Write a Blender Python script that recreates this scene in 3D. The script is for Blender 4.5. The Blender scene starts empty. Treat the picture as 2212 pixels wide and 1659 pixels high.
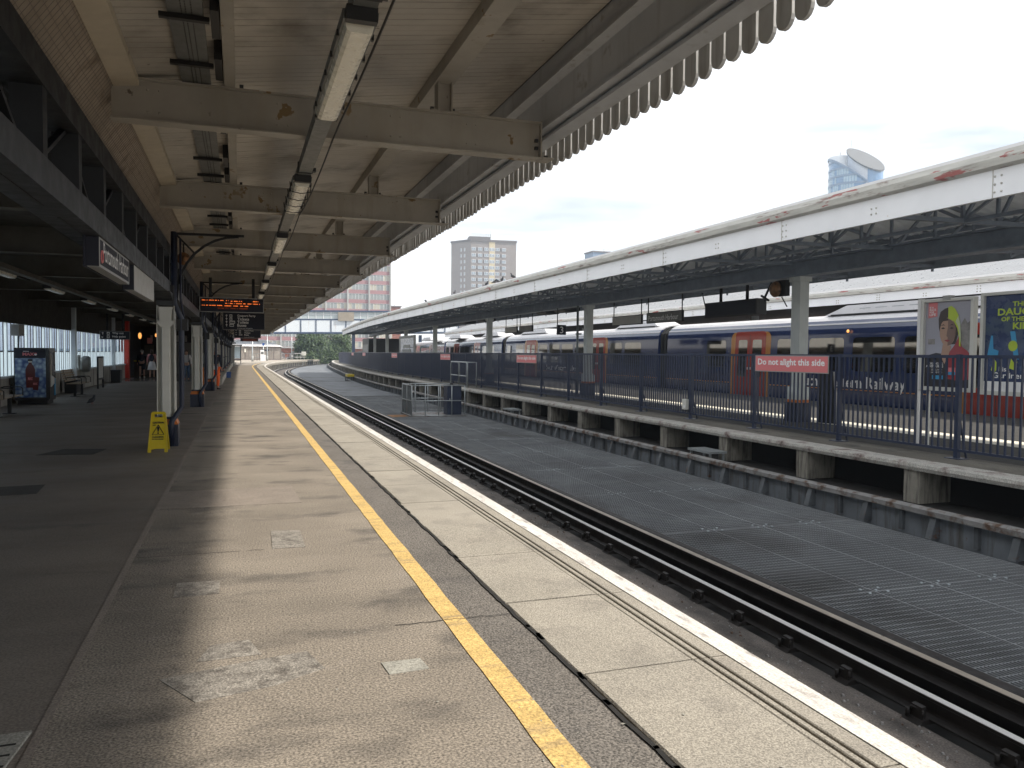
import bpy, bmesh, math, random
from math import sin, cos, pi, radians, sqrt, atan2
from mathutils import Matrix, Vector
random.seed(7)
S = bpy.context.scene
COL = S.collection
# ------------------------------------------------------------------ camera
CAMP = Vector((-2.6, 0.0, 1.6))
F_ = 1700.0
def camera():
    p = math.atan((829.5-765)/F_); y = radians(19.05); r = 0.009
    Fw = Vector((sin(y)*cos(p), cos(y)*cos(p), -sin(p)))
    R = Vector((cos(y), -sin(y), 0)); U = R.cross(Fw)
    R2 = R*cos(r) + U*sin(r); U2 = U*cos(r) - R*sin(r)
    m = Matrix(((R2.x, U2.x, -Fw.x, CAMP.x), (R2.y, U2.y, -Fw.y, CAMP.y), (R2.z, U2.z, -Fw.z, CAMP.z), (0, 0, 0, 1)))
    cd = bpy.data.cameras.new('camera'); co = bpy.data.objects.new('camera', cd); COL.objects.link(co)
    co.matrix_world = m
    cd.sensor_width = 36; cd.lens = 36*F_/2212.0
    cd.clip_start = 0.05; cd.clip_end = 6000
    S.camera = co
camera()
# ------------------------------------------------------------------ light
SUN = Vector((1.0, -0.38, 1.042)).normalized()
def light():
    w = bpy.data.worlds.new('World'); S.world = w; w.use_nodes = True
    nt = w.node_tree; N = nt.nodes; L = nt.links
    for n in list(N): N.remove(n)
    out = N.new('ShaderNodeOutputWorld'); bg = N.new('ShaderNodeBackground')
    sky = N.new('ShaderNodeTexSky'); sky.sky_type = 'NISHITA'; sky.sun_disc = False
    sky.sun_elevation = math.asin(SUN.z); sky.sun_rotation = atan2(SUN.x, SUN.y)
    sky.air_density = 1.0; sky.dust_density = 2.0; sky.ozone_density = 1.5
    tc = N.new('ShaderNodeTexCoord'); mp = N.new('ShaderNodeMapping'); mp.inputs['Scale'].default_value = (1.2, 1.2, 7.0)
    mp.inputs['Rotation'].default_value = (0.10, -0.06, 0.3)
    nz = N.new('ShaderNodeTexNoise'); nz.inputs['Scale'].default_value = 1.7; nz.inputs['Detail'].default_value = 7; nz.inputs['Roughness'].default_value = 0.55
    nz.inputs['Distortion'].default_value = 0.4
    rp = N.new('ShaderNodeValToRGB'); rp.color_ramp.elements[0].position = 0.36; rp.color_ramp.elements[1].position = 0.62
    rp.color_ramp.elements[0].color = (0.36, 0.36, 0.36, 1)
    mx = N.new('ShaderNodeMixRGB'); mx.inputs[2].default_value = (15.0, 15.2, 15.3, 1)
    L.new(tc.outputs['Generated'], mp.inputs[0]); L.new(mp.outputs[0], nz.inputs[0]); L.new(nz.outputs[0], rp.inputs[0])
    L.new(rp.outputs[0], mx.inputs[0]); L.new(sky.outputs[0], mx.inputs[1])
    L.new(mx.outputs[0], bg.inputs[0]); bg.inputs[1].default_value = 0.085
    L.new(bg.outputs[0], out.inputs[0])
    ld = bpy.data.lights.new('sun', 'SUN'); ld.energy = 5.0; ld.angle = radians(2.0); ld.color = (1.0, 0.93, 0.82)
    lo = bpy.data.objects.new('sun', ld); COL.objects.link(lo)
    lo.rotation_euler = (-SUN).to_track_quat('-Z', 'Y').to_euler(); lo.location = (40, -20, 60)
light()
S.view_settings.view_transform = 'Standard'; S.view_settings.look = 'None'
S.view_settings.exposure = 0.42; S.view_settings.gamma = 1.0
S.cycles.max_bounces = 6; S.cycles.diffuse_bounces = 4; S.cycles.glossy_bounces = 3; S.cycles.transmission_bounces = 4
S.cycles.transparent_max_bounces = 8
# ------------------------------------------------------------------ materials
def mat(name, col, rough=0.7, metal=0.0, v=0.0, vs=3.0, col2=None, c2s=2.0, c2t=(0.55, 0.65), bump=0.0, bs=40.0,
        speck=0.0, sps=120.0, spec=0.5, stretch=(1, 1, 1), coat=0.0, col3=None, c3s=1.0, c3t=(0.6, 0.68), emis=None, es=0.0, streak=None):
    """base colour with cloudy variation v, a second and third patchy colour, fine speckle and bump; object coordinates"""
    m = bpy.data.materials.new(name); m.use_nodes = True
    nt = m.node_tree; N = nt.nodes; L = nt.links
    b = N['Principled BSDF']
    b.inputs['Roughness'].default_value = rough; b.inputs['Metallic'].default_value = metal
    b.inputs['Specular IOR Level'].default_value = spec
    if coat: b.inputs['Coat Weight'].default_value = coat; b.inputs['Coat Roughness'].default_value = 0.05
    tc = N.new('ShaderNodeTexCoord'); mp = N.new('ShaderNodeMapping'); mp.inputs['Scale'].default_value = stretch
    L.new(tc.outputs['Object'], mp.inputs[0])
    def noise(s, d=5, vec=None, r=0.6):
        n = N.new('ShaderNodeTexNoise'); n.inputs['Scale'].default_value = s; n.inputs['Detail'].default_value = d
        n.inputs['Roughness'].default_value = r
        L.new(vec or mp.outputs[0], n.inputs[0]); return n.outputs[0]
    def ramp(x, a, b_):
        n = N.new('ShaderNodeMapRange'); n.inputs[1].default_value = a; n.inputs[2].default_value = b_; L.new(x, n.inputs[0]); return n.outputs[0]
    def mix(f, a, c):
        n = N.new('ShaderNodeMixRGB')
        if isinstance(f, float): n.inputs[0].default_value = f
        else: L.new(f, n.inputs[0])
        for i, q in ((1, a), (2, c)):
            if isinstance(q, tuple): n.inputs[i].default_value = (*q[:3], 1)
            else: L.new(q, n.inputs[i])
        return n.outputs[0]
    cur = tuple(col)
    if v:
        dk = tuple(c*(1-v) for c in col); lt = tuple(min(1, c*(1+v)) for c in col)
        cur = mix(ramp(noise(vs), 0.3, 0.7), dk, lt)
    if col2: cur = mix(ramp(noise(c2s, 8), *c2t), cur, tuple(col2))
    if col3: cur = mix(ramp(noise(c3s, 9, r=0.7), *c3t), cur, tuple(col3))
    if streak:   # vertical streaks: (colour, scale, lo, hi)
        m2 = N.new('ShaderNodeMapping'); m2.inputs['Scale'].default_value = (streak[1], streak[1], streak[1]*0.12)
        L.new(tc.outputs['Object'], m2.inputs[0])
        cur = mix(ramp(noise(1.0, 6, m2.outputs[0]), streak[2], streak[3]), cur, tuple(streak[0]))
    if speck:
        s1 = noise(sps, 2, tc.outputs['Object'], 0.5)
        n = N.new('ShaderNodeMixRGB'); n.blend_type = 'MULTIPLY'; n.inputs[0].default_value = 1.0
        r = N.new('ShaderNodeMapRange'); r.inputs[1].default_value = 0.32; r.inputs[2].default_value = 0.68
        r.inputs[3].default_value = 1-speck; r.inputs[4].default_value = 1+speck; L.new(s1, r.inputs[0])
        if isinstance(cur, tuple): n.inputs[1].default_value = (*cur[:3], 1)
        else: L.new(cur, n.inputs[1])
        L.new(r.outputs[0], n.inputs[2]); cur = n.outputs[0]
    if isinstance(cur, tuple): b.inputs['Base Color'].default_value = (*cur[:3], 1)
    else: L.new(cur, b.inputs['Base Color'])
    if bump:
        bn = N.new('ShaderNodeBump'); bn.inputs['Strength'].default_value = bump; bn.inputs['Distance'].default_value = 0.01
        L.new(noise(bs, 4), bn.inputs['Height']); L.new(bn.outputs[0], b.inputs['Normal'])
    if v and rough > 0.15:
        rr = N.new('ShaderNodeMapRange'); rr.inputs[1].default_value = 0.3; rr.inputs[2].default_value = 0.7
        rr.inputs[3].default_value = max(0.05, rough-0.12); rr.inputs[4].default_value = min(1, rough+0.1)
        L.new(noise(vs*2.3), rr.inputs[0]); L.new(rr.outputs[0], b.inputs['Roughness'])
    if emis: b.inputs['Emission Color'].default_value = (*emis, 1); b.inputs['Emission Strength'].default_value = es
    return m
M = {}
M['asphalt'] = mat('asphalt', (0.228, 0.197, 0.162), 0.9, v=0.24, vs=0.7, col2=(0.075, 0.067, 0.060), c2s=1.5, c2t=(0.53, 0.72), bump=0.7, bs=85, speck=0.55, sps=85, stretch=(0.7, 1.3, 1), col3=(0.27, 0.235, 0.20), c3s=5, c3t=(0.57, 0.72))
M['asphalt_edge'] = mat('asphalt_edge', (0.142, 0.128, 0.114), 0.9, v=0.15, vs=1.2, col2=(0.085, 0.078, 0.075), c2s=2.1, c2t=(0.55, 0.75), bump=0.8, bs=85, speck=0.62, sps=85)
M['asphalt_hall'] = mat('asphalt_hall', (0.188, 0.163, 0.140), 0.62, v=0.18, vs=0.6, col2=(0.065, 0.058, 0.052), c2s=1.0, c2t=(0.60, 0.72), bump=0.35, bs=90, speck=0.28, sps=80, stretch=(0.6, 1.4, 1))
M['asphalt_dark'] = mat('asphalt_dark', (0.062, 0.058, 0.055), 0.9, v=0.25, vs=1.2, bump=0.4, bs=90, speck=0.3, sps=80)
M['hall_tiles'] = mat('hall_tiles', (0.17, 0.17, 0.17), 0.18, v=0.1, vs=2)
M['patch'] = mat('patch', (0.275, 0.252, 0.222), 0.85, v=0.15, vs=4, bump=0.7, bs=100, speck=0.45, sps=90, col2=(0.13, 0.115, 0.10), c2s=11, c2t=(0.45, 0.65))
M['patch_dark'] = mat('patch_dark', (0.05, 0.046, 0.042), 0.85, v=0.2, vs=4, speck=0.3, sps=90)
M['patch_tan'] = mat('patch_tan', (0.235, 0.20, 0.17), 0.85, v=0.12, vs=3, bump=0.4, bs=100, speck=0.3, sps=90)
M['patch_concrete'] = mat('patch_concrete', (0.31, 0.30, 0.265), 0.85, v=0.12, vs=9, bump=0.6, bs=70, speck=0.25, sps=70)
M['coping'] = mat('coping', (0.305, 0.278, 0.235), 0.85, v=0.13, vs=0.9, col2=(0.215, 0.195, 0.168), c2s=2.7, c2t=(0.52, 0.75), bump=0.5, bs=110, speck=0.38, sps=110, col3=(0.62, 0.58, 0.5), c3s=60, c3t=(0.66, 0.7))
M['joint'] = mat('joint', (0.012, 0.011, 0.010), 0.95, v=0.3, vs=8)
M['groove'] = mat('groove', (0.13, 0.11, 0.085), 0.95, v=0.4, vs=9, col2=(0.05, 0.045, 0.04), c2s=14, c2t=(0.45, 0.6))
M['white_line'] = mat('white_line', (0.60, 0.575, 0.54), 0.75, v=0.12, vs=4, col2=(0.30, 0.27, 0.25), c2s=18, c2t=(0.54, 0.70), bump=0.4, bs=90, speck=0.2, sps=90, stretch=(1, 0.25, 1))
M['yellow_line'] = mat('yellow_line', (0.60, 0.41, 0.15), 0.75, v=0.16, vs=4, col2=(0.30, 0.22, 0.12), c2s=7, c2t=(0.54, 0.72), col3=(0.10, 0.085, 0.07), c3s=26, c3t=(0.64, 0.68), bump=0.6, bs=90, speck=0.35, sps=90, stretch=(0.35, 1.6, 1))
M['slab_concrete'] = mat('slab_concrete', (0.47, 0.455, 0.42), 0.9, v=0.3, vs=3.5, col2=(0.15, 0.105, 0.095), c2s=3.5, c2t=(0.48, 0.68), bump=0.8, bs=30, col3=(0.19, 0.15, 0.06), c3s=2.2, c3t=(0.60, 0.70), speck=0.3, sps=60)
M['pier'] = mat('pier', (0.25, 0.235, 0.2), 0.9, v=0.2, vs=3, streak=((0.09, 0.08, 0.07), 14, 0.45, 0.65), bump=0.6, bs=30)
M['island_top'] = mat('island_top', (0.038, 0.036, 0.034), 0.9, v=0.2, vs=1.5, speck=0.3, sps=60, col2=(0.055, 0.05, 0.042), c2s=2.2)  # dark base also stands in for the shade beyond the bright strip
M['island_conc'] = mat('island_conc', (0.13, 0.12, 0.10), 0.9, v=0.25, vs=1.5, speck=0.25, sps=60, col2=(0.065, 0.062, 0.055), c2s=2.2, stretch=(1, 0.5, 1))
M['sun_strip_and_notice'] = mat('sun_strip_and_notice', (0.80, 0.76, 0.66), 0.8, v=0.06, vs=3, speck=0.1, sps=60)  # pale cream holds the sunlight strip in its colour; also the shed notice
M['grey_steel'] = mat('grey_steel', (0.19, 0.21, 0.235), 0.6, v=0.22, vs=2, streak=((0.09, 0.08, 0.07), 7, 0.5, 0.72), col2=(0.14, 0.08, 0.05), c2s=6, c2t=(0.66, 0.72), bump=0.2, bs=14)
M['stiff'] = mat('stiff', (0.10, 0.11, 0.12), 0.6, v=0.25, vs=4, col2=(0.10, 0.05, 0.03), c2s=6, c2t=(0.6, 0.68))
M['ledge'] = mat('ledge', (0.24, 0.235, 0.23), 0.8, v=0.25, vs=3, col2=(0.10, 0.06, 0.04), c2s=4, c2t=(0.5, 0.62), bump=0.5, bs=25)
M['trackbed'] = mat('trackbed', (0.115, 0.10, 0.09), 0.9, v=0.3, vs=1.6, col2=(0.045, 0.04, 0.036), c2s=2.6, c2t=(0.45, 0.65), bump=0.8, bs=35, col3=(0.62, 0.62, 0.60), c3s=1.1, c3t=(0.68, 0.72), speck=0.35, sps=70, stretch=(1, 0.55, 1))
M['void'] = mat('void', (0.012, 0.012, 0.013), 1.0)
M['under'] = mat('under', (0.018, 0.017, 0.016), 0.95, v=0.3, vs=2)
M['rail'] = mat('rail', (0.022, 0.019, 0.018), 0.6, v=0.3, vs=5, spec=0.3)
M['rail_glint'] = mat('rail_glint', (0.85, 0.84, 0.82), 0.25, metal=0.35, spec=1.0)  # near-white base puts the sky's reflection into the rail head colour
M['cond_top'] = mat('cond_top', (0.40, 0.35, 0.29), 0.38, metal=0.3, v=0.15, vs=4)
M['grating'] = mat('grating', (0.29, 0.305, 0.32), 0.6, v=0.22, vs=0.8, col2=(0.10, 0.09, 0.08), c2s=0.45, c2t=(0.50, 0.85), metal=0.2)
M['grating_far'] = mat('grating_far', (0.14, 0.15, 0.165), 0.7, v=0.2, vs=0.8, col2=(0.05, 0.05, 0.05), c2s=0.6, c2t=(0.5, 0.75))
M['clip_steel'] = mat('clip_steel', (0.40, 0.44, 0.47), 0.5, metal=0.2)
M['navy'] = mat('navy', (0.018, 0.028, 0.062), 0.4, v=0.15, vs=6)
M['navy_base'] = mat('navy_base', (0.016, 0.022, 0.045), 0.45, v=0.2, vs=6)
M['orange'] = mat('orange', (0.55, 0.16, 0.03), 0.55, v=0.1, vs=6)
M['cream_col'] = mat('cream_col', (0.60, 0.60, 0.56), 0.5, v=0.06, vs=4, streak=((0.38, 0.35, 0.29), 8, 0.64, 0.8))
M['island_col'] = mat('island_col', (0.50, 0.535, 0.53), 0.5, v=0.07, vs=3, streak=((0.34, 0.34, 0.31), 9, 0.6, 0.8))
M['dark_steel'] = mat('dark_steel', (0.009, 0.010, 0.012), 0.55, v=0.3, vs=3)
M['grey_chord'] = mat('grey_chord', (0.028, 0.031, 0.035), 0.5, v=0.15, vs=3)
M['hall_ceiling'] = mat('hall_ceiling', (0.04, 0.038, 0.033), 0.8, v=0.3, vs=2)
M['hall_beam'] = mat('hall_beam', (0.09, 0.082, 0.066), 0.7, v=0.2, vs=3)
M['boards'] = mat('boards', (0.46, 0.43, 0.38), 0.5, v=0.2, vs=0.8, col2=(0.25, 0.225, 0.19), c2s=1.3, c2t=(0.52, 0.70), col3=(0.09, 0.075, 0.06), c3s=6, c3t=(0.66, 0.71), bump=0.15, bs=30)
M['beam'] = mat('beam', (0.37, 0.345, 0.30), 0.55, v=0.16, vs=1.3, col2=(0.22, 0.15, 0.07), c2s=2.6, c2t=(0.635, 0.645), col3=(0.12, 0.10, 0.08), c3s=8, c3t=(0.66, 0.70), streak=((0.32, 0.29, 0.23), 5, 0.5, 0.75))
M['trim'] = mat('trim', (0.52, 0.46, 0.36), 0.55, v=0.12, vs=3, col2=(0.10, 0.07, 0.045), c2s=5, c2t=(0.66, 0.69))
M['netpanel'] = mat('netpanel', (0.34, 0.29, 0.23), 0.8, v=0.2, vs=2, col2=(0.2, 0.16, 0.12), c2s=2)
M['tray'] = mat('tray', (0.16, 0.165, 0.16), 0.5, v=0.12, vs=5, metal=0.3)
M['fascia_grey'] = mat('fascia_grey', (0.50, 0.52, 0.55), 0.5, v=0.09, vs=2, col2=(0.30, 0.29, 0.28), c2s=4, c2t=(0.62, 0.72), streak=((0.38, 0.385, 0.40), 6, 0.55, 0.75))
M['valance'] = mat('valance', (0.50, 0.50, 0.49), 0.6, v=0.1, vs=3, streak=((0.30, 0.29, 0.27), 9, 0.5, 0.72))
M['white_steel'] = mat('white_steel', (0.84, 0.85, 0.87), 0.45, v=0.04, vs=1.5, streak=((0.50, 0.30, 0.14), 1.6, 0.68, 0.82), col2=(0.50, 0.36, 0.2), c2s=9, c2t=(0.71, 0.74))
M['gutter'] = mat('gutter', (0.50, 0.49, 0.45), 0.6, v=0.16, vs=4, col2=(0.34, 0.11, 0.10), c2s=2.6, c2t=(0.61, 0.625), col3=(0.20, 0.14, 0.12), c3s=5, c3t=(0.56, 0.66), stretch=(1, 0.35, 2.4), bump=0.4, bs=20)
M['roof_white'] = mat('roof_white', (0.80, 0.79, 0.79), 0.4, v=0.06, vs=2)
M['roof_under'] = mat('roof_under', (0.74, 0.80, 0.88), 0.5, v=0.15, vs=2)
M['isl_steel'] = mat('isl_steel', (0.24, 0.28, 0.34), 0.5, v=0.2, vs=3)
M['lamp_body'] = mat('lamp_body', (0.12, 0.125, 0.12), 0.5, v=0.1, vs=8)
M['lamp_lens'] = mat('lamp_lens', (0.80, 0.76, 0.64), 0.3, v=0.06, vs=6)
M['train_blue'] = mat('train_blue', (0.016, 0.030, 0.10), 0.14, coat=0.7, v=0.05, vs=1, spec=0.6)
M['train_red'] = mat('train_red', (0.33, 0.035, 0.022), 0.25, coat=0.5)
M['train_orange'] = mat('train_orange', (0.46, 0.19, 0.035), 0.28, coat=0.5)
M['train_roof'] = mat('train_roof', (0.52, 0.51, 0.52), 0.35, v=0.06, vs=1.2)
M['train_glass'] = mat('train_glass', (0.24, 0.23, 0.215), 0.04, metal=1.0)
M['black'] = mat('black', (0.012, 0.012, 0.013), 0.5)
M['rubber'] = mat('rubber', (0.02, 0.02, 0.02), 0.8)
M['white'] = mat('white', (0.80, 0.80, 0.80), 0.45)
M['offwhite'] = mat('offwhite', (0.62, 0.62, 0.58), 0.5, v=0.05, vs=3)
M['sign_dark'] = mat('sign_dark', (0.012, 0.014, 0.026), 0.7)
M['sign_grey'] = mat('sign_grey', (0.13, 0.13, 0.125), 0.4, v=0.1, vs=3)
M['sign_frame'] = mat('sign_frame', (0.30, 0.30, 0.29), 0.4)
M['sign_pale'] = mat('sign_pale', (0.42, 0.41, 0.38), 0.4, v=0.08, vs=4)
M['sign_text'] = mat('sign_text', (0.85, 0.85, 0.84), 0.5)
M['red_sign'] = mat('red_sign', (0.66, 0.19, 0.20), 0.45)
M['led'] = mat('led', (0.1, 0.02, 0.0), 0.5, emis=(1.0, 0.19, 0.03), es=1.1)
M['led_dim'] = mat('led_dim', (0.05, 0.01, 0.0), 0.5, emis=(1.0, 0.15, 0.03), es=0.12)
M['warm_lamp'] = mat('warm_lamp', (0.8, 0.5, 0.2), 0.5, emis=(1.0, 0.42, 0.10), es=1.0)
M['yellow_plastic'] = mat('yellow_plastic', (0.62, 0.47, 0.02), 0.35, v=0.05, vs=6, col2=(0.42, 0.31, 0.03), c2s=12, c2t=(0.62, 0.75))
M['wood'] = mat('wood', (0.33, 0.26, 0.18), 0.6, v=0.15, vs=3, stretch=(8, 1, 8))
M['wall_white'] = mat('wall_white', (0.42, 0.40, 0.35), 0.65, v=0.1, vs=2, streak=((0.26, 0.24, 0.2), 5, 0.5, 0.75))
M['win_frame'] = mat('win_frame', (0.62, 0.67, 0.70), 0.5, v=0.04, vs=3)
M['brown_frame'] = mat('brown_frame', (0.16, 0.13, 0.125), 0.6)
M['red_paint'] = mat('red_paint', (0.62, 0.06, 0.04), 0.35)
M['vend_black'] = mat('vend_black', (0.012, 0.012, 0.014), 0.25, spec=0.6)
M['cola'] = mat('cola', (0.085, 0.012, 0.012), 0.25)
M['hivis'] = mat('hivis', (0.95, 0.16, 0.03), 0.7)
M['skin'] = mat('skin', (0.45, 0.26, 0.19), 0.6)
M['hair_brown'] = mat('hair_brown', (0.05, 0.03, 0.02), 0.7)
M['hair_grey'] = mat('hair_grey', (0.35, 0.33, 0.31), 0.7)
M['cloth_dark'] = mat('cloth_dark', (0.02, 0.024, 0.035), 0.9)
M['cloth_white'] = mat('cloth_white', (0.70, 0.68, 0.68), 0.9)
M['cloth_pink'] = mat('cloth_pink', (0.50, 0.22, 0.22), 0.9)
M['denim'] = mat('denim', (0.07, 0.12, 0.2), 0.9, v=0.2, vs=10)
M['blue_box'] = mat('blue_box', (0.03, 0.09, 0.30), 0.4)
M['cabinet'] = mat('cabinet', (0.33, 0.34, 0.33), 0.5, v=0.06, vs=4)
M['galv'] = mat('galv', (0.42, 0.45, 0.46), 0.4, metal=0.5, v=0.1, vs=8)
M['galv_dark'] = mat('galv_dark', (0.16, 0.18, 0.19), 0.5, metal=0.4, v=0.1, vs=8)
M['rust_mesh'] = mat('rust_mesh', (0.26, 0.13, 0.05), 0.9, v=0.3, vs=5)
M['fence_board'] = mat('fence_board', (0.30, 0.265, 0.235), 0.85, v=0.15, vs=1, streak=((0.17, 0.15, 0.14), 3, 0.45, 0.7))
M['ground'] = mat('ground', (0.22, 0.20, 0.18), 0.9, v=0.2, vs=0.1, speck=0.2, sps=8)
M['far_paving'] = mat('far_paving', (0.34, 0.30, 0.25), 0.9, v=0.1, vs=0.5, speck=0.15, sps=20)
M['pigeon'] = mat('pigeon', (0.022, 0.024, 0.03), 0.6, v=0.3, vs=20)
M['tower_wall'] = mat('tower_wall', (0.31, 0.275, 0.26), 0.85, v=0.05, vs=0.05, streak=((0.28, 0.235, 0.215), 0.12, 0.5, 0.75))
M['tower_dark'] = mat('tower_dark', (0.17, 0.15, 0.145), 0.8)
M['tower_cream'] = mat('tower_cream', (0.62, 0.53, 0.36), 0.8)
M['pane_sky'] = mat('pane_sky', (0.30, 0.35, 0.40), 0.12, spec=0.8)
M['pink_panel'] = mat('pink_panel', (0.34, 0.19, 0.20), 0.6, v=0.06, vs=0.2)
M['conc_pale'] = mat('conc_pale', (0.38, 0.375, 0.37), 0.8, v=0.06, vs=0.3)
M['pane_yellow'] = mat('pane_yellow', (0.44, 0.42, 0.35), 0.3)
M['pane_grey'] = mat('pane_grey', (0.27, 0.29, 0.29), 0.25, spec=0.7)
M['bridge_blue'] = mat('bridge_blue', (0.035, 0.06, 0.12), 0.5, v=0.2, vs=1)
M['bridge_white'] = mat('bridge_white', (0.66, 0.70, 0.74), 0.5, streak=((0.45, 0.36, 0.30), 1.2, 0.6, 0.8))
M['bridge_glass'] = mat('bridge_glass', (0.42, 0.47, 0.48), 0.2, spec=0.7)
M['bridge_ply'] = mat('bridge_ply', (0.30, 0.26, 0.21), 0.8, v=0.1, vs=1)
M['brick'] = mat('brick', (0.26, 0.10, 0.07), 0.85, v=0.15, vs=2)
M['bark'] = mat('bark', (0.07, 0.055, 0.04), 0.9, v=0.3, vs=8)
M['tower_glass'] = mat('tower_glass', (0.14, 0.25, 0.42), 0.15, spec=0.8, v=0.15, vs=0.12)
M['tower_glass_lt'] = mat('tower_glass_lt', (0.30, 0.42, 0.52), 0.15, spec=0.8, v=0.2, vs=0.25)
M['tower_roof_shade'] = mat('tower_roof_shade', (0.085, 0.088, 0.095), 0.7)  # dark grey puts the shade of the top disc into its colour
M['tower_band'] = mat('tower_band', (0.20, 0.27, 0.38), 0.5)
M['tower_metal'] = mat('tower_metal', (0.52, 0.55, 0.60), 0.4)
M['car_white'] = mat('car_white', (0.75, 0.75, 0.78), 0.25, coat=0.5)
M['poster_grey'] = mat('poster_grey', (0.36, 0.36, 0.42), 0.35, coat=0.6)
M['poster_navy'] = mat('poster_navy', (0.03, 0.05, 0.13), 0.3, coat=0.6, v=0.3, vs=1.4, col2=(0.07, 0.11, 0.14), c2s=1.6, c2t=(0.5, 0.65))
M['poster_dark'] = mat('poster_dark', (0.028, 0.026, 0.03), 0.4, coat=0.4)
M['poster_red'] = mat('poster_red', (0.30, 0.035, 0.045), 0.4, coat=0.4)
M['lime'] = mat('lime', (0.45, 0.58, 0.05), 0.4)
M['lime_pale'] = mat('lime_pale', (0.5, 0.56, 0.36), 0.4)
M['face_light'] = mat('face_light', (0.42, 0.27, 0.20), 0.45)
M['face_shade'] = mat('face_shade', (0.20, 0.13, 0.11), 0.45)
M['hair_print'] = mat('hair_print', (0.05, 0.038, 0.035), 0.45)
M['cyan'] = mat('cyan', (0.05, 0.30, 0.55), 0.4)
M['poster_tree'] = mat('poster_tree', (0.24, 0.23, 0.22), 0.45, v=0.4, vs=6)
M['brass'] = mat('brass', (0.22, 0.11, 0.05), 0.45, metal=0.5, v=0.3, vs=9, col2=(0.09, 0.06, 0.04), c2s=12, c2t=(0.5, 0.65))
M['added_deck'] = mat('added_deck', (0.55, 0.55, 0.53), 0.8, v=0.1, vs=0.3)
M['roof_far'] = mat('roof_far', (0.30, 0.305, 0.315), 0.35, v=0.08, vs=2, metal=0.3)
M['hill'] = mat('hill', (0.16, 0.20, 0.22), 0.95, v=0.2, vs=0.01)
M['water'] = mat('water', (0.10, 0.15, 0.17), 0.12, v=0.1, vs=0.05, bump=0.3, bs=1.5)
def glass_mat(name, tint, frost):
    m = bpy.data.materials.new(name); m.use_nodes = True; nt = m.node_tree; N = nt.nodes; L = nt.links
    for n in list(N): N.remove(n)
    o = N.new('ShaderNodeOutputMaterial'); a = N.new('ShaderNodeBsdfTransparent'); a.inputs[0].default_value = (*tint, 1)
    b = N.new('ShaderNodeBsdfTranslucent' if frost else 'ShaderNodeBsdfGlossy')
    if frost:
        nz = N.new('ShaderNodeTexNoise'); nz.inputs['Scale'].default_value = 3.0
        cr = N.new('ShaderNodeValToRGB'); cr.color_ramp.elements[0].color = (0.70, 0.78, 0.82, 1); cr.color_ramp.elements[1].color = (0.86, 0.92, 0.95, 1)
        L.new(nz.outputs[0], cr.inputs[0]); L.new(cr.outputs[0], b.inputs[0])
    else: b.inputs['Roughness'].default_value = 0.03
    x = N.new('ShaderNodeMixShader'); x.inputs[0].default_value = 0.82 if frost else 0.08
    L.new(a.outputs[0], x.inputs[1]); L.new(b.outputs[0], x.inputs[2]); L.new(x.outputs[0], o.inputs[0]); return m
M['glass_clear'] = glass_mat('glass_clear', (0.70, 0.76, 0.84), False)
M['glass_frost'] = glass_mat('glass_frost', (0.8, 0.86, 0.88), True)
def ice_mat():
    m = mat('ice_print', (0.05, 0.12, 0.30), 0.3, coat=0.6); nt = m.node_tree; N = nt.nodes; L = nt.links
    tc = N.new('ShaderNodeTexCoord'); vo = N.new('ShaderNodeTexVoronoi'); vo.inputs['Scale'].default_value = 9
    L.new(tc.outputs['Object'], vo.inputs[0]); cr = N.new('ShaderNodeValToRGB')
    cr.color_ramp.elements[0].color = (0.36, 0.50, 0.62, 1); cr.color_ramp.elements[1].color = (0.02, 0.06, 0.20, 1); cr.color_ramp.elements[1].position = 0.75
    L.new(vo.outputs['Distance'], cr.inputs[0]); L.new(cr.outputs[0], N['Principled BSDF'].inputs['Base Color']); return m
M['ice_print'] = ice_mat()
def leaf_mat():
    m = mat('leaf', (0.055, 0.095, 0.03), 0.6, v=0.5, vs=0.5, col2=(0.025, 0.05, 0.018), c2s=0.9, c2t=(0.45, 0.6)); return m
M['leaf'] = leaf_mat()
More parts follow.
